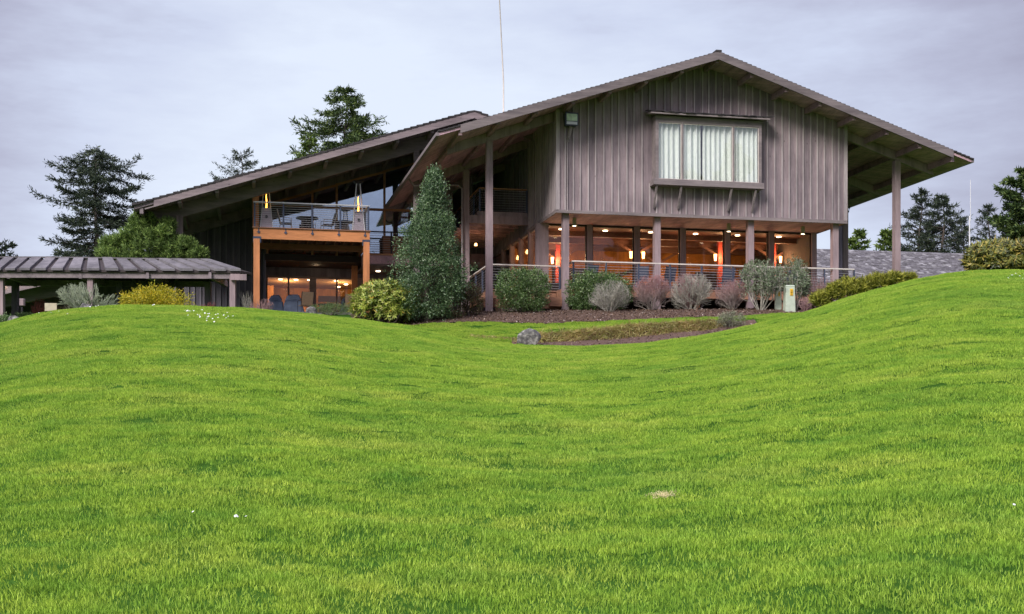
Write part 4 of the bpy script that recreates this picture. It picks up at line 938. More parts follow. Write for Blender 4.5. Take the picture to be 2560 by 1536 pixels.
# ================================================================== PLANTS
def site(px, Y, ytop, wpx, sink=0.0):
    """ground point, height and width in metres of a plant seen at column px, distance Y"""
    X = (px - CX) / FP * Y; z = ground(X, Y); return X, Y, z - sink, EYE + (HY - ytop) / FP * Y - z, wpx / FP * Y
LM = dict(
 holly=leafmat('holly_leaf', [(0, (.03, .065, .03)), (.5, (.09, .165, .075)), (.85, (.20, .30, .14)), (1, (.36, .46, .32))], .38, .18, .45, 1.5),
 box=leafmat('laurel_leaf', [(0, (.03, .065, .022)), (.5, (.09, .17, .05)), (.85, (.19, .29, .10)), (1, (.42, .5, .32))], .4, .18, .4, 2),
 rhodo=leafmat('yellow_green_leaf', [(0, (.10, .17, .025)), (.45, (.30, .38, .05)), (.85, (.50, .54, .13)), (.96, (.66, .66, .26)), (1, (.75, .40, .03))], .4, .25, .5, 2),
 bronze=leafmat('bronze_green_leaf', [(0, (.03, .045, .01)), (.4, (.13, .16, .03)), (.75, (.30, .28, .05)), (1, (.52, .40, .10))], .45, .2, .5, 2),
 mugo=leafmat('mugo_needle', [(0, (.08, .10, .012)), (.5, (.30, .32, .045)), (1, (.55, .52, .10))], .55, .2, .3, 3),
 pine=leafmat('pine_needle', [(0, (.035, .075, .02)), (.5, (.15, .24, .06)), (1, (.32, .44, .12))], .55, .15, .3, 1),
 fir=leafmat('fir_needle', [(0, (.014, .026, .020)), (.5, (.042, .062, .042)), (1, (.095, .12, .07))], .6, .1, .3, .6),
 firg=leafmat('green_fir_needle', [(0, (.018, .04, .018)), (.5, (.07, .12, .035)), (1, (.17, .23, .06))], .6, .12, .3, .6),
 lime=leafmat('lime_needle', [(0, (.05, .09, .02)), (.5, (.12, .19, .04)), (1, (.22, .30, .07))], .6, .15, .3, .8),
 yellow=leafmat('yellow_leaf', [(0, (.14, .17, .01)), (.4, (.45, .42, .02)), (.8, (.80, .62, .05)), (1, (.38, .44, .06))], .5, .3, .4, 2),
 olive=leafmat('olive_leaf', [(0, (.08, .12, .06)), (.5, (.19, .26, .15)), (1, (.38, .45, .32))], .5, .2, .4, 2),
 russet=leafmat('russet_leaf', [(0, (.05, .05, .025)), (.5, (.16, .09, .06)), (.8, (.12, .17, .06)), (1, (.40, .28, .22))], .5, .2, .4, 2),
 juniper=leafmat('juniper_leaf', [(0, (.05, .09, .03)), (.6, (.13, .20, .07)), (1, (.24, .32, .13))], .6, .15, .3, 3),
 grey=leafmat('grey_green_leaf', [(0, (.09, .11, .06)), (.5, (.24, .26, .17)), (1, (.48, .48, .38))], .6, .2, .3, 3))
def twigmix():
    m, nt, p = newmat('two_tone_twig'); tc_ = N(nt, 'ShaderNodeTexCoord').outputs['Object']; s_ = N(nt, 'ShaderNodeSeparateXYZ'); nt.links.new(tc_, s_.inputs[0])
    a = N(nt, 'ShaderNodeMath', operation='MULTIPLY_ADD'); nt.links.new(noise(nt, 2.5, tc_, 3), a.inputs[0]); a.inputs[1].default_value = 1.6; nt.links.new(s_.outputs[2], a.inputs[2])
    c = ramp(nt, a.outputs[0], [(.55, (.36, .35, .29)), (.95, (.30, .25, .23)), (1.0, (.30, .25, .23))]); b = N(nt, 'ShaderNodeMapRange'); nt.links.new(a.outputs[0], b.inputs[0]); b.inputs[1].default_value = 1.0; b.inputs[2].default_value = 2.0
    nt.links.new(mixc(nt, b.outputs[0], c, (.38, .20, .20)), p.inputs['Base Color']); p.inputs['Roughness'].default_value = .85; return m
TM = dict(bark=wood('tree_bark', (.11, .09, .08), (4, 4, 1), .4), pale=wood('pale_bark', (.26, .24, .21), (4, 4, 1), .3),
 pink=plain('reddish_twig', (.36, .22, .22), .8, 0, .45, 5), lichen=plain('lichen_twig', (.37, .35, .30), .9, 0, .5, 6), green=plain('grey_green_twig', (.33, .37, .26), .85, 0, .35, 5), mixed=twigmix(), red=plain('red_twig', (.22, .07, .06), .8, 0, .3, 5))
def tapered(segs, n=4):
    """segs: list of (p, q, r0, r1) -> verts, quads"""
    p = np.array([s[0] for s in segs]); q = np.array([s[1] for s in segs]); r0 = np.array([s[2] for s in segs]); r1 = np.array([s[3] for s in segs])
    d = unit(q - p); ref = np.where(np.abs(d[:, 2:3]) < .9, np.array([[0, 0, 1.]]), np.array([[1., 0, 0]])); a = unit(np.cross(d, ref)); b = np.cross(d, a)
    ring = []
    for c, r in ((p, r0), (q, r1)):
        for k in range(n):
            t = 2 * np.pi * k / n; ring.append(c + (a * np.cos(t) + b * np.sin(t)) * r[:, None])
    v = np.stack(ring, 1).reshape(-1, 3); m = len(segs); base = (np.arange(m) * 2 * n)[:, None]
    f = np.concatenate([base + np.array([[k, (k + 1) % n, n + (k + 1) % n, n + k]]) for k in range(n)], 0)
    return v, f
def twigs(r, H, Rad, stems=14, depth=3, kids=4, r0=.018, spread=1.0, straight=.5, fan=.9):
    segs = []; tips = []
    def grow(p, d, L, rad, lev):
        n = 3; q = p
        for i in range(n):
            dn = d + r.normal(0, .16, 3); dn[2] += .06 * straight; d = dn / np.linalg.norm(dn)
            q2 = q + d * L / n; segs.append((q, q2, rad * (1 - .25 * i / n), rad * (1 - .25 * (i + 1) / n)))
            if lev < depth:
                for k in range(int(np.ceil(kids / n))):
                    e = d + r.normal(0, .5, 3) * spread; e[2] += .25; e /= np.linalg.norm(e)
                    grow(q2, e, L * r.uniform(.42, .62), rad * .55, lev + 1)
            q = q2
        tips.append((q, d))
    for i in range(stems):
        a = r.uniform(0, 6.283); e = r.uniform(.05, 1) ** .6 * fan
        d = np.array([np.cos(a) * e * Rad / H * 1.5, np.sin(a) * e * Rad / H * 1.5, 1.0]); d /= np.linalg.norm(d)
        grow(np.array([np.cos(a) * .12 * Rad, np.sin(a) * .12 * Rad, -.05]), d, H * r.uniform(.6, .8) * (1 - .15 * e), r0, 1)
    return segs, tips
def clipbox(segs, H, Rad):
    out = []
    for p, q, a, b in segs:
        if abs((q[2] - .45 * H) / (.56 * H)) ** 2.4 + ((q[0]**2 + q[1]**2) ** .5 / (Rad * 1.05)) ** 2.4 < 1.0: out.append((p, q, a, b))
    return out
def twig_shrub(name, px, Y, ytop, wpx, label, mat, seed, cat='shrub', group=None, stems=16, kids=6, r0=.02, depth=3, leaf=None, nleaf=0, spread=1.0, fan=1.0, llen=.05):
    X, Y, z, H, Wd = site(px, Y, ytop, wpx); r = np.random.default_rng(seed)
    e = empty(name, (X, Y, z), 0, label, cat, group); segs, tips = twigs(r, H * 1.12, Wd / 2, stems, depth, kids, r0, spread, fan=fan)
    segs = clipbox(segs, H, Wd / 2); v, f = tapered(segs, 3); np_mesh('stem', v, f, mat, e)
    if leaf:
        q = np.array([s[1] for s in segs if s[1][2] > H * .25]); idx = r.integers(0, len(q), nleaf); P = q[idx] + r.normal(0, .03, (nleaf, 3))
        D = unit(r.normal(size=(nleaf, 3)) + np.array([0, 0, .5])); v, f = leaves(P, D, sideof(D), r.uniform(.6, 1.3, nleaf) * llen, r.uniform(.3, .5, nleaf) * llen); np_mesh('foliage', v, f, leaf, e)
    return e
def lumpy(U, r, amp, n=9, pw=3):
    """direction -> radius factor with rounded lobes"""
    c = unit(r.normal(size=(n, 3))); h = r.uniform(-.6, 1, n); s = np.zeros(len(U))
    for i in range(n): s += h[i] * np.clip(U @ c[i], 0, 1) ** (pw * 3)
    return (1 + amp * s) / (1 + .5 * amp)
def leafy(name, px, Y, ytop, wpx, label, mat, seed, n=6000, ll=.07, lw=.45, cat='shrub', group=None, amp=.22, squash=2.6, shape=None, stem='bark', depth=None, up=.25, nst=9, shell=.33, base=0.0, clump=22, scat=.95):
    """broad leaved shrub: leaves gathered in clumps near a lumpy surface, with stems inside"""
    X, Y, z, H, Wd = site(px, Y, ytop, wpx); r = np.random.default_rng(seed); e = empty(name, (X, Y, z), 0, label, cat, group)
    rx, ry = Wd / 2, (depth or Wd) / 2
    nc = max(60, n // clump); U = unit(r.normal(size=(nc, 3))); rad = r.uniform(0, 1, nc) ** shell * lumpy(U, r, amp)
    pw = squash; sup = (np.abs(U) ** pw).sum(1) ** (-1 / pw)                     # superellipsoid for clipped shapes
    C = U * (rad * sup)[:, None]
    cen = C * np.array([rx, ry, H / 2]); cen[:, 2] += H / 2 + base
    if shape:
        tt = r.uniform(0, 1, nc) ** 1.25; a = r.uniform(0, 2 * np.pi, nc); lob = 1 + .13 * np.sin(a * 3 + tt * 9) + .13 * np.sin(a * 5 - tt * 17 + 1) + r.normal(0, .09, nc)
        rr_ = shape(tt) * r.uniform(0, 1, nc) ** .3 * lob; cen = np.stack([np.cos(a) * rr_ * rx + .3 * tt, np.sin(a) * rr_ * ry, tt * (H - .5) + .1 + base], 1)
    k = r.integers(0, nc, n); P = cen[k] + r.normal(0, ll * scat, (n, 3)); P[:, 2] = np.maximum(P[:, 2], .02)
    out = unit((P - np.array([0, 0, H * .35])) / np.array([rx, ry, H / 2])); D = unit(out * .8 + r.normal(0, .75, (n, 3)) + np.array([0, 0, up]))
    S = unit(np.cross(D, out + r.normal(0, .6, (n, 3)))); v, f = leaves(P, D, S, ll * r.uniform(.6, 1.3, n), ll * lw * r.uniform(.7, 1.2, n), .18)
    np_mesh('foliage', v, f, mat, e); segs = []
    for i in range(nst):
        t = cen[r.integers(0, nc)] * .8; p = np.array([r.normal(0, .05), r.normal(0, .05), -.1]); m1 = p * .5 + t * .5 + r.normal(0, .08, 3) * H * .5
        segs += [(p, m1, .028, .02), (m1, t, .02, .008)]
    v, f = tapered(segs, 5); np_mesh('stem', v, f, TM[stem], e); return e
def whorled(name, px, Y, ytop, wpx, label, mat, seed, n=520, ll=.15, lw=.035, per=9, amp=.2, droop=.0, cat='shrub', group=None, depth=None, needle=False, squash=2.2, layers=1, stems=26, base=.0, up=.45, low=-.35):
    """shrub whose leaves or needles sit in rosettes at the branch tips"""
    X, Y, z, H, Wd = site(px, Y, ytop, wpx); r = np.random.default_rng(seed); e = empty(name, (X, Y, z), 0, label, cat, group)
    rx, ry = Wd / 2, (depth or Wd) / 2; U = unit(r.normal(size=(n, 3))); U[:, 2] = np.where(U[:, 2] < low, -U[:, 2], U[:, 2])
    rad = r.uniform(0, 1, n) ** .28 * lumpy(U, r, amp, 14, 4); sup = (np.abs(U) ** squash).sum(1) ** (-1 / squash)
    C = U * (rad * sup)[:, None] * np.array([rx, ry, H / 2]) * .92; C[:, 2] += H / 2 * .98 + base
    ax = unit(unit(C - np.array([0, 0, H * .3])) + r.normal(0, .3, (n, 3)) + np.array([0, 0, up]))
    if needle:
        k = np.repeat(np.arange(n), per); A = ax[k]; t = r.uniform(0, 1, len(k)); P = C[k] - A * (ll * 1.1 * (1 - t))[:, None]
        D = unit(A * r.uniform(.5, 1.2, len(k))[:, None] + rdir(len(k)) * .85); L = ll * r.uniform(.5, .9, len(k)); Wv = np.full(len(k), lw)
    else:
        k = np.repeat(np.arange(n), per); A = ax[k]; P = C[k] - A * r.uniform(0, .04, len(k))[:, None]; D = unit(sideof(A) + A * r.uniform(-.25 - droop, .6, len(k))[:, None]); L = ll * r.uniform(.6, 1.15, len(k)); Wv = lw * r.uniform(.8, 1.2, len(k))
    v, f = leaves(P, D, sideof(D) if needle else unit(np.cross(D, A + rdir(len(k)) * .25)), L, Wv, .2); np_mesh('foliage', v, f, mat, e); segs = []
    for i in range(stems):
        t = C[r.integers(0, n)]; p = np.array([r.normal(0, .12) * rx, r.normal(0, .12) * ry, -.1]); m1 = p * .45 + t * .55 + np.array([r.normal(0, .08), r.normal(0, .08), -.1 * H]); segs += [(p, m1, .022, .015), (m1, t, .015, .007)]
    v, f = tapered(segs, 5); np_mesh('stem', v, f, TM['bark'], e); return e
# --- along the lodge
cone = lambda t: np.interp(t, [0, .08, .24, .4, .6, .8, .92, 1], [.55, .82, 1.0, .84, .60, .33, .17, .02])
hl = leafy('holly_tree', 1066, 47.0, 412, 186, 'tall cone shaped dark green holly standing in the mulch beside the tall post', LM['holly'], 11, 42000, .085, .5, 'tree', None, .22, 5, cone, 'bark', None, .3, 4, .40, .12, 45, 1.25)
m = MB(); m.tube([(0, 0, -.2), (.02, 0, .5), (.0, 0, 2.6)], .15, 10, .05); m.build('trunk', TM['bark'], hl, smooth=True)
whorled('rhododendron', 962, 46.7, 694, 188, 'yellow green rhododendron with drooping long leaves in front of the holly', LM['rhodo'], 12, 1000, .20, .05, 9, .12, .5, 'shrub', None, squash=3.0, stems=60, base=-.02, depth=2.0, low=-.85)
leafy('mixed_shrub', 1172, 48.0, 706, 78, 'reddish and green mixed shrub between the holly and the tall post', LM['russet'], 13, 4200, .075, .45, amp=.3, squash=2.2)
leafy('juniper', 826, 49.5, 762, 120, 'low spreading grey green juniper left of the rhododendron', LM['juniper'], 14, 4200, .06, .22, amp=.25, squash=2.2, depth=1.6)
leafy('clipped_shrub', 1306, 49.0, 676, 134, 'squarish clipped dark green laurel right of the tall post', LM['box'], 15, 14000, .075, .5, 'shrub', 'clipped laurels below the deck', .08, 3.6, shell=.38)
leafy('clipped_shrub', 1498, 50.0, 680, 168, 'wide clipped dark green laurel with bare twigs growing through its right half', LM['box'], 16, 16000, .075, .5, 'shrub', 'clipped laurels below the deck', .10, 3.4, shell=.38, depth=2.0)
tg = 'bare twiggy shrubs below the deck'
twig_shrub('bare_shrub', 1524, 48.7, 697, 104, 'grey bare twiggy shrub in front of the wide clipped laurel', TM['lichen'], 17, group=tg, stems=26, kids=9, fan=1.5, spread=1.2, r0=.012)
twig_shrub('bare_shrub', 1631, 49.6, 686, 98, 'rounded pinkish bare shrub left of the orange deck leg', TM['mixed'], 18, group=tg, stems=26, kids=9, fan=1.35, spread=1.1, r0=.014)
twig_shrub('bare_shrub', 1729, 49.6, 680, 108, 'pale lichen covered bare shrub right of the orange deck leg', TM['lichen'], 19, group=tg, stems=26, kids=9, fan=1.35, spread=1.1, r0=.017)
twig_shrub('bare_shrub', 1714, 50.0, 682, 96, 'pinkish bare twigs rising behind the pale lichen covered shrub', TM['pink'], 29, group=tg, stems=26, kids=9, fan=1.35, spread=1.1, r0=.011)
twig_shrub('bare_shrub', 1832, 49.9, 696, 90, 'grey pink bare shrub between the lichen covered shrub and the olive shrub', TM['mixed'], 20, group=tg, stems=26, kids=9, fan=1.35, spread=1.1, r0=.013)
twig_shrub('olive_shrub', 1902, 49.4, 650, 118, 'tall leggy olive green shrub left of the utility boxes', TM['lichen'], 21, 'shrub', 'leggy olive shrubs by the utility boxes', 13, 6, .024, 3, LM['olive'], 5200, 1.0, .85, .085)
twig_shrub('olive_shrub', 1986, 50.0, 644, 76, 'narrower leggy olive green shrub behind the utility boxes', TM['lichen'], 22, 'shrub', 'leggy olive shrubs by the utility boxes', 10, 6, .022, 3, LM['olive'], 3600, 1.0, .8, .085)
twig_shrub('bare_shrub', 2042, 50.8, 690, 74, 'pinkish bare shrub behind the yellow green pine hedge', TM['pink'], 23, group=tg, stems=16, kids=6, r0=.012)
twig_shrub('bare_shrub', 2010, 49.0, 742, 44, 'small low reddish bare shrub right of the utility boxes', TM['pink'], 24, group=tg, stems=14, kids=6, r0=.010)
leafy('grey_shrub', 1825, 42.6, 780, 76, 'small round grey green shrub at the end of the dry grass bank', LM['grey'], 25, 3000, .05, .4, amp=.2, squash=2.2)
leafy('ground_cover', 1128, 47.2, 776, 70, 'very low dark leafy plant right of the holly trunk', LM['russet'], 26, 900, .06, .4, amp=.4, squash=2)
# --- mugo pines stepping up the right slope
for i, (px, Y, yt, w) in enumerate(((2052, 45.2, 722, 66), (2092, 44.8, 700, 76), (2146, 44.6, 694, 84), (2196, 44.6, 680, 76), (2240, 44.4, 677, 60), (2274, 44.6, 681, 40), (2120, 46.0, 683, 60))):
    whorled('mugo_pine', px, Y, yt, w, 'yellow green dwarf pine up the right slope, ' + ('lowest and leftmost', 'second from the bottom', 'third from the bottom and bushiest', 'beside the right post', 'just right of the post', 'last and smallest at the top', 'rear one behind the row')[i], LM['mugo'], 40 + i, 90 if i < 5 else 50, .25, .03, 34, .35, 0, 'shrub', 'dwarf pines on the right slope', w / FP * Y * .8, True, 2.2, stems=12, up=.9)
whorled('rhododendron', 2500, 46.0, 592, 205, 'large bronze green rhododendron on top of the right lawn mound', LM['bronze'], 50, 950, .26, .06, 9, .2, .9, 'shrub', None, 2.8, squash=3.0, stems=50, base=-.05, low=-.85)
# --- left side shrubs
twig_shrub('bare_shrub', 219, 47, 706, 150, 'wide fan of bare grey green stems below the covered walkway', TM['green'], 60, 'shrub', None, 26, 5, .026, 3, LM['olive'], 900, .7, 1.1, .06)
leafy('yellow_shrub', 388, 45.5, 706, 188, 'low domed shrub of golden yellow leaves on the lawn crest', LM['yellow'], 61, 9000, .085, .38, amp=.2, squash=2.3, depth=1.8, base=-.25)
twig_shrub('red_twig_shrub', 100, 50.5, 745, 44, 'reddish twiggy shrub behind the blank beige board', TM['red'], 62, stems=18, kids=6, r0=.012)
twig_shrub('red_twig_shrub', 515, 48, 752, 70, 'sparse low reddish twigs behind the lawn crest left of the orange post', TM['red'], 63, stems=14, kids=4, r0=.009)
twig_shrub('red_twig_shrub', 655, 48.6, 746, 60, 'low reddish twiggy shrub at the foot of the left orange post', TM['pink'], 64, stems=18, kids=5, r0=.010)
twig_shrub('dry_reed', 613, 49.5, 722, 44, 'clump of upright dry reeds between the walkway and the orange post', TM['lichen'], 65, 'plant', None, 22, 2, .010, 2, None, 0, .5, .7)
leafy('low_shrub', 12, 46.5, 790, 70, 'low dark green plant at the far left edge', LM['box'], 66, 1600, .06, .5, amp=.3)
leafy('low_shrub', 68, 50.5, 784, 60, 'low dark green plant behind the grey boulder', LM['box'], 67, 1500, .06, .5, amp=.3)
# --- rocks
def rock(px, Y, yt, wpx, lab, seed, sink=.12, pts=None, grp=None):
    X, Y, z, H, Wd = site(px, Y, yt, wpx); r = np.random.default_rng(seed); import bmesh
    bm = bmesh.new(); bmesh.ops.create_icosphere(bm, subdivisions=4, radius=1)
    pl = unit(r.normal(size=(13, 3))); hh = r.uniform(.45, .9, 13)
    for v in bm.verts:
        c = np.array(v.co); 
        for a, h in zip(pl, hh):
            t = c @ a
            if t > h: c = c - a * (t - h) * .93
        c = c * (1 + .03 * math.sin(c[0] * 9 + seed) * math.sin(c[2] * 11)); v.co = (c[0] * Wd / 2 * 1.1, c[1] * Wd / 2 * .8, c[2] * (H + sink) * (.62))
        v.co.z += (H + sink) * .42 - sink; v.co.x += .12 * v.co.z
    me = bpy.data.meshes.new('rock'); bm.to_mesh(me); bm.free(); me.materials.append(M['rock']); o = bpy.data.objects.new('rock', me); COL.objects.link(o); o.location = (X, Y, z); tag(o, lab, 'rock', grp)
rock(1320, 41.0, 824, 60, 'grey lichen mottled boulder at the left end of the dry grass bank', 5)
rock(36, 46.0, 789, 40, 'low blue grey boulder at the far left lawn edge', 6); rock(776, 48.5, 768, 30, 'small pale rock beside the low juniper', 7); rock(214, 46.0, 756, 44, 'flat topped pale stone in front of the grey green stems', 8)
# --- trees
def conifer(name, X, Y, H, Wd, label, mat, seed, nb=80, t0=.18, prof=None, droop=.25, lift=.25, sparse=1.0, card=.34, cw=.09, cat='tree', group=None, zoff=-.2, lean=0, bark='bark', per=26, irr=.35, side=.35):
    """trunk, whorls of limbs, twigs carrying needle cards"""
    r = np.random.default_rng(seed); z = ground(X, Y) + zoff; e = empty(name, (X, Y, z), 0, label, cat, group)
    prof = prof or (lambda t: (1 - t) ** .8); n = 14
    tr = [np.array([lean * (i / n) ** 1.4 * H + .02 * H * math.sin(i * .9 + seed) * (i / n) * .5, .01 * H * math.cos(i + seed), H * .985 * i / n]) for i in range(n + 1)]
    def tp(t): k = min(int(t * n), n - 1); return tr[k] + (tr[k + 1] - tr[k]) * (t * n - k)
    R0 = H * .017 + .04; segs = [(tr[i], tr[i + 1], R0 * (1 - i / n * .95), R0 * (1 - (i + 1) / n * .95)) for i in range(n)]
    P, D = [], []
    for b in range(nb):
        t = t0 + (1 - t0) * (b + r.uniform(0, 1)) / nb; t = min(t, .99); a = b * 2.4 + r.normal(0, .4); L = Wd / 2 * prof(t) * r.uniform(1 - irr, 1 + irr * .5) + .15
        p = tp(t); rise = r.normal(lift * (1 - .3 * (1 - t)), .2); d = np.array([math.cos(a), math.sin(a), rise]); ns = 6; q = p
        rb = max(.012, R0 * .30 * (1 - t) + .012); dens = r.uniform(.55, 1.1)
        for i in range(ns):
            s = (i + 1) / ns; dd = d + np.array([0, 0, -droop * math.sin(s * 3.0) * 1.1 + .35 * droop * s * s * 2]) + r.normal(0, .08, 3); dd /= np.linalg.norm(dd); q2 = q + dd * L / ns
            segs.append((q, q2, rb * (1 - i / ns * .8), rb * (1 - (i + 1) / ns * .8)))
            if s > .28:
                w = L * side * (1.15 - s * .75) + .18; m_ = max(2, int(per / ns * sparse * dens * (1 + L * .25)))
                for j in range(m_):
                    c = q + (q2 - q) * r.uniform(0, 1); sg = r.choice([-1, 1]); sd = np.array([-dd[1] * sg, dd[0] * sg, 0]); tw = sd * r.uniform(.3, 1) + dd * r.uniform(.4, 1) + np.array([0, 0, r.normal(.05, .28) - droop * .3]); tw /= np.linalg.norm(tw)
                    ln = w * r.uniform(.35, 1); k = max(2, int(ln / card * 2.6))
                    for h in range(k):
                        P.append(c + tw * ln * (h / k) + r.normal(0, .03, 3)); D.append(tw * .9 + r.normal(0, .45, 3) + np.array([0, 0, .12]))
            q = q2
    for j in range(24): P.append(tr[-1] - np.array([0, 0, r.uniform(0, .07) * H])); D.append(r.normal(0, .5, 3) + np.array([0, 0, .9]))
    P = np.array(P); D = unit(np.array(D)); nn = len(P); v, f = leaves(P, D, sideof(D), card * r.uniform(.6, 1.3, nn), cw * r.uniform(.7, 1.3, nn), .1)
    np_mesh('crown', v, f, mat, e); v, f = tapered(segs, 6); np_mesh('trunk', v, f, TM[bark], e, smooth=True); return e
def tree_at(px, Y, ytop, wpx, **k):
    X = (px - CX) / FP * Y; H = EYE + (HY - ytop) / FP * Y - ground(X, Y); return X, Y, H, wpx / FP * Y
def tree(name, px, Y, ytop, wpx, label, mat, seed, **k): return conifer(name, *tree_at(px, Y, ytop, wpx), label, mat, seed, **k)
tree('spruce_tree', 240, 84, 352, 360, 'tall ragged dark conifer with gaps and upturned limbs behind the covered walkway', LM['fir'], 70, nb=84, t0=.34, prof=lambda t: np.interp(t, [.3, .5, .7, .82, .92, 1], [1.05, .92, .74, .66, .62, .5]), lift=.14, droop=.34, sparse=1.3, per=54, irr=.55, card=.30, cw=.065, side=.28)
tree('fir_tree', 862, 88, 203, 370, 'tall layered green fir rising above the wing roof', LM['firg'], 71, nb=96, t0=.52, prof=lambda t: np.interp(t, [.5, .72, .86, .93, 1], [1.05, .9, .62, .34, .08]), lift=.14, droop=.32, per=60, irr=.45, card=.32, cw=.08, side=.28)
tree('fir_tree', 770, 82, 325, 105, 'lighter green bushy conifer left of the tall fir above the wing roof', LM['lime'], 72, nb=90, t0=.3, prof=lambda t: np.interp(t, [.2, .7, .9, 1], [1.1, .9, .5, .1]), per=30, card=.34, cw=.1)
tree('larch_tree', 606, 92, 369, 130, 'thin spiky sparse conifer top just above the wing roof', LM['fir'], 73, nb=90, t0=.3, prof=lambda t: np.interp(t, [.2, .8, .92, 1], [1.5, 1.2, .85, .15]), per=34, lift=.4, card=.28, cw=.05)
tree('larch_tree', 545, 92, 430, 50, 'small spiky conifer tip left of the thin sparse conifer', LM['fir'], 74, nb=50, t0=.4, per=12, lift=.4, card=.28, cw=.06); tree('larch_tree', 452, 92, 469, 40, 'tiny conifer tip above the low end of the wing roof', LM['fir'], 75, nb=50, t0=.4, per=14, lift=.4, card=.28, cw=.06)
tree('larch_tree', 697, 92, 405, 60, 'small conifer tip between the thin conifer and the tall fir', LM['fir'], 76, nb=50, t0=.4, per=12, lift=.4, card=.28, cw=.06)
tree('fir_tree', 12, 95, 596, 130, 'low dark conifer at the far left edge', LM['fir'], 77, nb=60, t0=.1, prof=lambda t: np.interp(t, [0, .6, .85, 1], [1, .95, .6, .2]), per=26, card=.4, cw=.12)
for i, (px, w, yt, lab) in enumerate(((165, 190, 628, 'low dark conifer under the ragged tall conifer'), (330, 150, 624, 'low dark conifer behind the light green pine'))): tree('fir_tree', px, 100, yt, w, lab, LM['fir'], 90 + i, nb=60, t0=.05, prof=lambda t: np.interp(t, [0, .6, .85, 1], [1, .9, .6, .2]), per=26, card=.42, cw=.13)
tree('spruce_tree', 2300, 105, 466, 200, 'tall dark spruce behind the shake roof, left of a close pair', LM['fir'], 78, nb=150, t0=.06, prof=lambda t: np.interp(t, [0, .35, .65, .85, 1], [1.5, 1.35, .95, .45, .05]), lift=.25, droop=.2, per=46, card=.32, cw=.065, side=.24, irr=.5)
tree('spruce_tree', 2356, 103, 476, 200, 'tall dark spruce behind the shake roof, right of a close pair', LM['fir'], 79, nb=150, t0=.06, prof=lambda t: np.interp(t, [0, .35, .65, .85, 1], [1.4, 1.3, 1.0, .5, .05]), lift=.3, droop=.2, per=46, card=.32, cw=.065, side=.24, irr=.5)
tree('spruce_tree', 2406, 108, 530, 140, 'shorter dark spruce just left of the slim mast', LM['fir'], 80, nb=90, t0=.05, prof=lambda t: np.interp(t, [0, .5, 1], [1.4, .9, .05]), lift=.2, per=44, card=.32, cw=.065, side=.24, irr=.5)
tree('spruce_tree', 2474, 104, 500, 170, 'ragged dark spruce between the slim mast and the big pine', LM['fir'], 81, nb=90, t0=.05, prof=lambda t: np.interp(t, [0, .5, .8, 1], [1.6, 1.2, .5, .05]), lift=.2, per=44, card=.32, cw=.065, side=.24, irr=.5)
tree('pine_tree', 2572, 86, 414, 250, 'big dark green pine at the right edge behind the bronze rhododendron', LM['firg'], 82, nb=120, t0=.06, prof=lambda t: np.interp(t, [0, .35, .6, .8, .92, 1], [1.0, .95, .78, .55, .4, .15]), lift=.22, droop=.1, per=95, card=.34, cw=.1, irr=.3)
tree('pine_tree', 2142, 92, 567, 74, 'small light green conifer beyond the shake roof beside the lodge post', LM['lime'], 83, nb=90, t0=.05, prof=lambda t: np.interp(t, [0, .75, .93, 1], [1, .85, .5, .15]), per=34, card=.34, cw=.12, lift=.3); tree('pine_tree', 2214, 94, 565, 84, 'small pointed green conifer left of the far right post', LM['lime'], 84, nb=90, t0=.05, prof=lambda t: np.interp(t, [0, .6, .85, 1], [1.2, .9, .4, .08]), per=34, card=.34, cw=.12, lift=.3)
mx = empty('slim_mast', ((2424 - CX) / FP * 72, 72, 7.5), 0, 'slim pale metal mast against the dark spruces on the right', 'mast')
zt = EYE + (HY - 450) / FP * 72; zm = EYE + (HY - 540) / FP * 72
MB((0, 0, 7.5)).tube([(0, 0, 7.0), (0, 0, zm)], .045, 8, .04).build('lower_pole', M['steel'], mx); MB((0, 0, 7.5)).tube([(.05, 0, zm - .3), (.05, 0, zt)], .024, 8, .018).build('upper_pole', M['steel'], mx)
# bright spreading pine against the dark wing wall
def mass_pine(X, Y, z, lobes, label, mat, seed, per=24, ll=.26):
    r = np.random.default_rng(seed); e = empty('pine_tree', (X, Y, z), 0, label, 'tree'); Ps, Ds, segs = [], [], []
    for (cx, cy, cz, rx, ry, rz, n) in lobes:
        U = unit(r.normal(size=(n, 3))); U[:, 2] = np.where(U[:, 2] < -.3, -U[:, 2], U[:, 2]); C = np.array([cx, cy, cz]) + U * (r.uniform(0, 1, n) ** .3 * lumpy(U, r, .22, 10))[:, None] * np.array([rx, ry, rz])
        A = unit(unit(U) * .6 + r.normal(0, .3, (n, 3)) + np.array([0, 0, .8])); k = np.repeat(np.arange(n), per); t = r.uniform(0, 1, len(k))
        Ps.append(C[k] - A[k] * (ll * (1 - t))[:, None]); Ds.append(unit(A[k] * r.uniform(.5, 1.2, len(k))[:, None] + rdir(len(k)) * .8)); mid = np.array([cx * .5, cy, cz * .6]); segs += [(np.array([0, 0, -.2]), mid, .11, .07), (mid, np.array([cx, cy, cz]), .07, .03)]
        for j in range(5): segs.append((np.array([cx, cy, cz - rz * .3]), C[r.integers(0, n)], .03, .012))
    P, D = np.concatenate(Ps), np.concatenate(Ds); v, f = leaves(P, D, sideof(D), ll * r.uniform(.5, .9, len(P)), np.full(len(P), .028), .1); np_mesh('crown', v, f, mat, e); v, f = tapered(segs, 7); np_mesh('trunk', v, f, TM['bark'], e)
Yp = 52.0; Xp = (395 - CX) / FP * Yp; zp = ground(Xp, Yp); s_ = Yp / FP
def lb(px, py, w, h, n): return ((px - 395) * s_, rng.uniform(-.45, -.05), EYE + (HY - py) * s_ - zp, w * s_ / 2, min(.8, w * s_ / 2), h * s_ / 2, n)
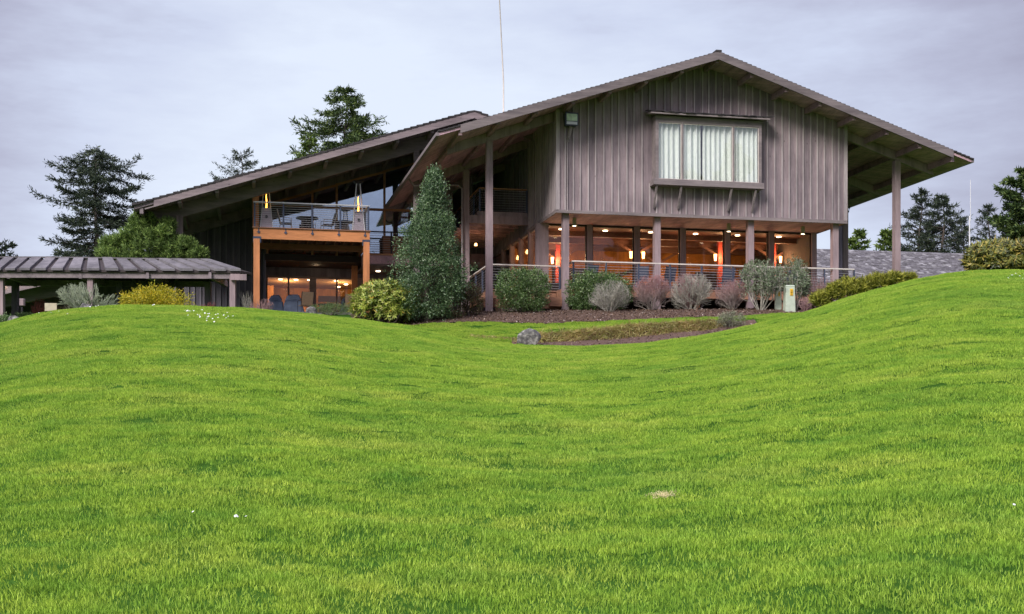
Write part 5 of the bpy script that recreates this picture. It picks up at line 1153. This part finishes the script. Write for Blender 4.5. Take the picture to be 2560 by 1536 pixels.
mass_pine(Xp, Yp, zp, [lb(362, 560, 80, 66, 150), (lb(345, 590, 110, 56, 150)), lb(400, 590, 110, 50, 160), lb(425, 566, 50, 44, 70), lb(300, 612, 110, 60, 190), lb(390, 622, 130, 60, 220), lb(465, 617, 80, 50, 140), lb(505, 640, 60, 40, 110), lb(280, 640, 90, 44, 130), lb(440, 645, 150, 40, 200), lb(350, 650, 140, 44, 200)], 'spreading bright green pine between the walkway roof and the dark boarded wing', LM['pine'], 85)
# conifers behind the photographer, seen mirrored in the windows
c0 = conifer('fir_tree', 56, -17, 34, 17, 'tallest fir behind the photographer, mirrored in the curtained bay window', LM['firg'], 95, nb=120, t0=.08, per=44, card=.9, cw=.32, zoff=-.2, group='firs mirrored in the windows')
for x, y, s, lab in ((47, -20, .86, 'fir mirrored in the second dining window'), (51.5, -19, .92, 'fir mirrored in the third dining window'), (61, -15, .9, 'fir mirrored in the fourth dining window'), (66, -13, .98, 'fir mirrored in the fifth dining window'), (72, -10, .9, 'fir mirrored in the rightmost dining window')):
    c = copy_tree(c0); c.location = (x, y, ground(x, y) - .2); c.scale = (s, s, s); c.rotation_euler.z = x; c['label'] = lab
# ================================================================== SKY, SUN, CAMERA
SUN_EL, SUN_AZ = R(36), R(212)          # azimuth measured clockwise from +Y
w = bpy.data.worlds.new('World'); scene.world = w; w.use_nodes = True; nt = w.node_tree; nt.nodes.clear()
out = N(nt, 'ShaderNodeOutputWorld'); sky = N(nt, 'ShaderNodeTexSky', sky_type='NISHITA'); sky.sun_disc = False; sky.sun_elevation = SUN_EL; sky.sun_rotation = SUN_AZ
sky.air_density = 1; sky.dust_density = 3; b1 = N(nt, 'ShaderNodeBackground'); b1.inputs[1].default_value = .08; nt.links.new(sky.outputs[0], b1.inputs[0])
tc = N(nt, 'ShaderNodeTexCoord').outputs['Generated']; sp = N(nt, 'ShaderNodeSeparateXYZ'); nt.links.new(tc, sp.inputs[0])
n1 = noise(nt, 1.5, tc, 7, .6, (1, 1, 3.2)); n2 = noise(nt, 3.4, tc, 6, .62, (1, 1, 4.5))
mx1 = N(nt, 'ShaderNodeMath', operation='MULTIPLY_ADD'); nt.links.new(n2, mx1.inputs[0]); mx1.inputs[1].default_value = .45; nt.links.new(n1, mx1.inputs[2])
# cloud layer is thinner (brighter) low over the building, thicker overhead and to the sides
dt = N(nt, 'ShaderNodeVectorMath', operation='DOT_PRODUCT'); nt.links.new(tc, dt.inputs[0]); dt.inputs[1].default_value = Vector((-.04, 1, .13)).normalized()
pr = N(nt, 'ShaderNodeMapRange'); nt.links.new(dt.outputs['Value'], pr.inputs[0]); pr.inputs[1].default_value = .90; pr.inputs[2].default_value = .995; pr.inputs[3].default_value = -.37; pr.inputs[4].default_value = .17
sm = N(nt, 'ShaderNodeMath', operation='ADD'); nt.links.new(mx1.outputs[0], sm.inputs[0]); nt.links.new(pr.outputs[0], sm.inputs[1])
cl = ramp(nt, sm.outputs[0], [(.40, (.215, .205, .27)), (.56, (.29, .295, .38)), (.72, (.39, .42, .52)), (.92, (.48, .52, .60))])
b2 = N(nt, 'ShaderNodeBackground'); nt.links.new(cl, b2.inputs[0])
zr_ = N(nt, 'ShaderNodeMapRange', interpolation_type='SMOOTHSTEP'); nt.links.new(sp.outputs[2], zr_.inputs[0]); zr_.inputs[1].default_value = .34; zr_.inputs[2].default_value = .75; zr_.inputs[3].default_value = 1.0; zr_.inputs[4].default_value = 3.6
nt.links.new(zr_.outputs[0], b2.inputs[1])           # an overcast sky is brightest overhead
mxs = N(nt, 'ShaderNodeMixShader'); mxs.inputs[0].default_value = .86; nt.links.new(b1.outputs[0], mxs.inputs[1]); nt.links.new(b2.outputs[0], mxs.inputs[2]); nt.links.new(mxs.outputs[0], out.inputs[0])
sl_ = bpy.data.lights.new('sun', 'SUN'); sl_.energy = 2.0; sl_.angle = R(22); sl_.color = (1, .96, .9); so = bpy.data.objects.new('sun', sl_); COL.objects.link(so)
dv_ = Vector((math.sin(SUN_AZ) * math.cos(SUN_EL), math.cos(SUN_AZ) * math.cos(SUN_EL), math.sin(SUN_EL))); so.rotation_euler = dv_.to_track_quat('Z', 'Y').to_euler(); so.location = (0, 0, 40)
cam = bpy.data.cameras.new('camera'); co = bpy.data.objects.new('camera', cam); COL.objects.link(co); scene.camera = co
co.location = (0, 0, EYE); co.rotation_euler = (R(90), 0, 0); cam.sensor_width = 36; cam.lens = 36 * FP / 2560; cam.shift_y = (HY - 768) / 2560; cam.clip_start = .1; cam.clip_end = 3000
scene.view_settings.view_transform = 'Standard'; scene.view_settings.look = 'None'; scene.view_settings.exposure = .85; scene.view_settings.gamma = 1
scene.render.engine = 'CYCLES'; scene.cycles.use_denoising = True; scene.cycles.max_bounces = 8; scene.cycles.transparent_max_bounces = 16; scene.cycles.sample_clamp_indirect = 6
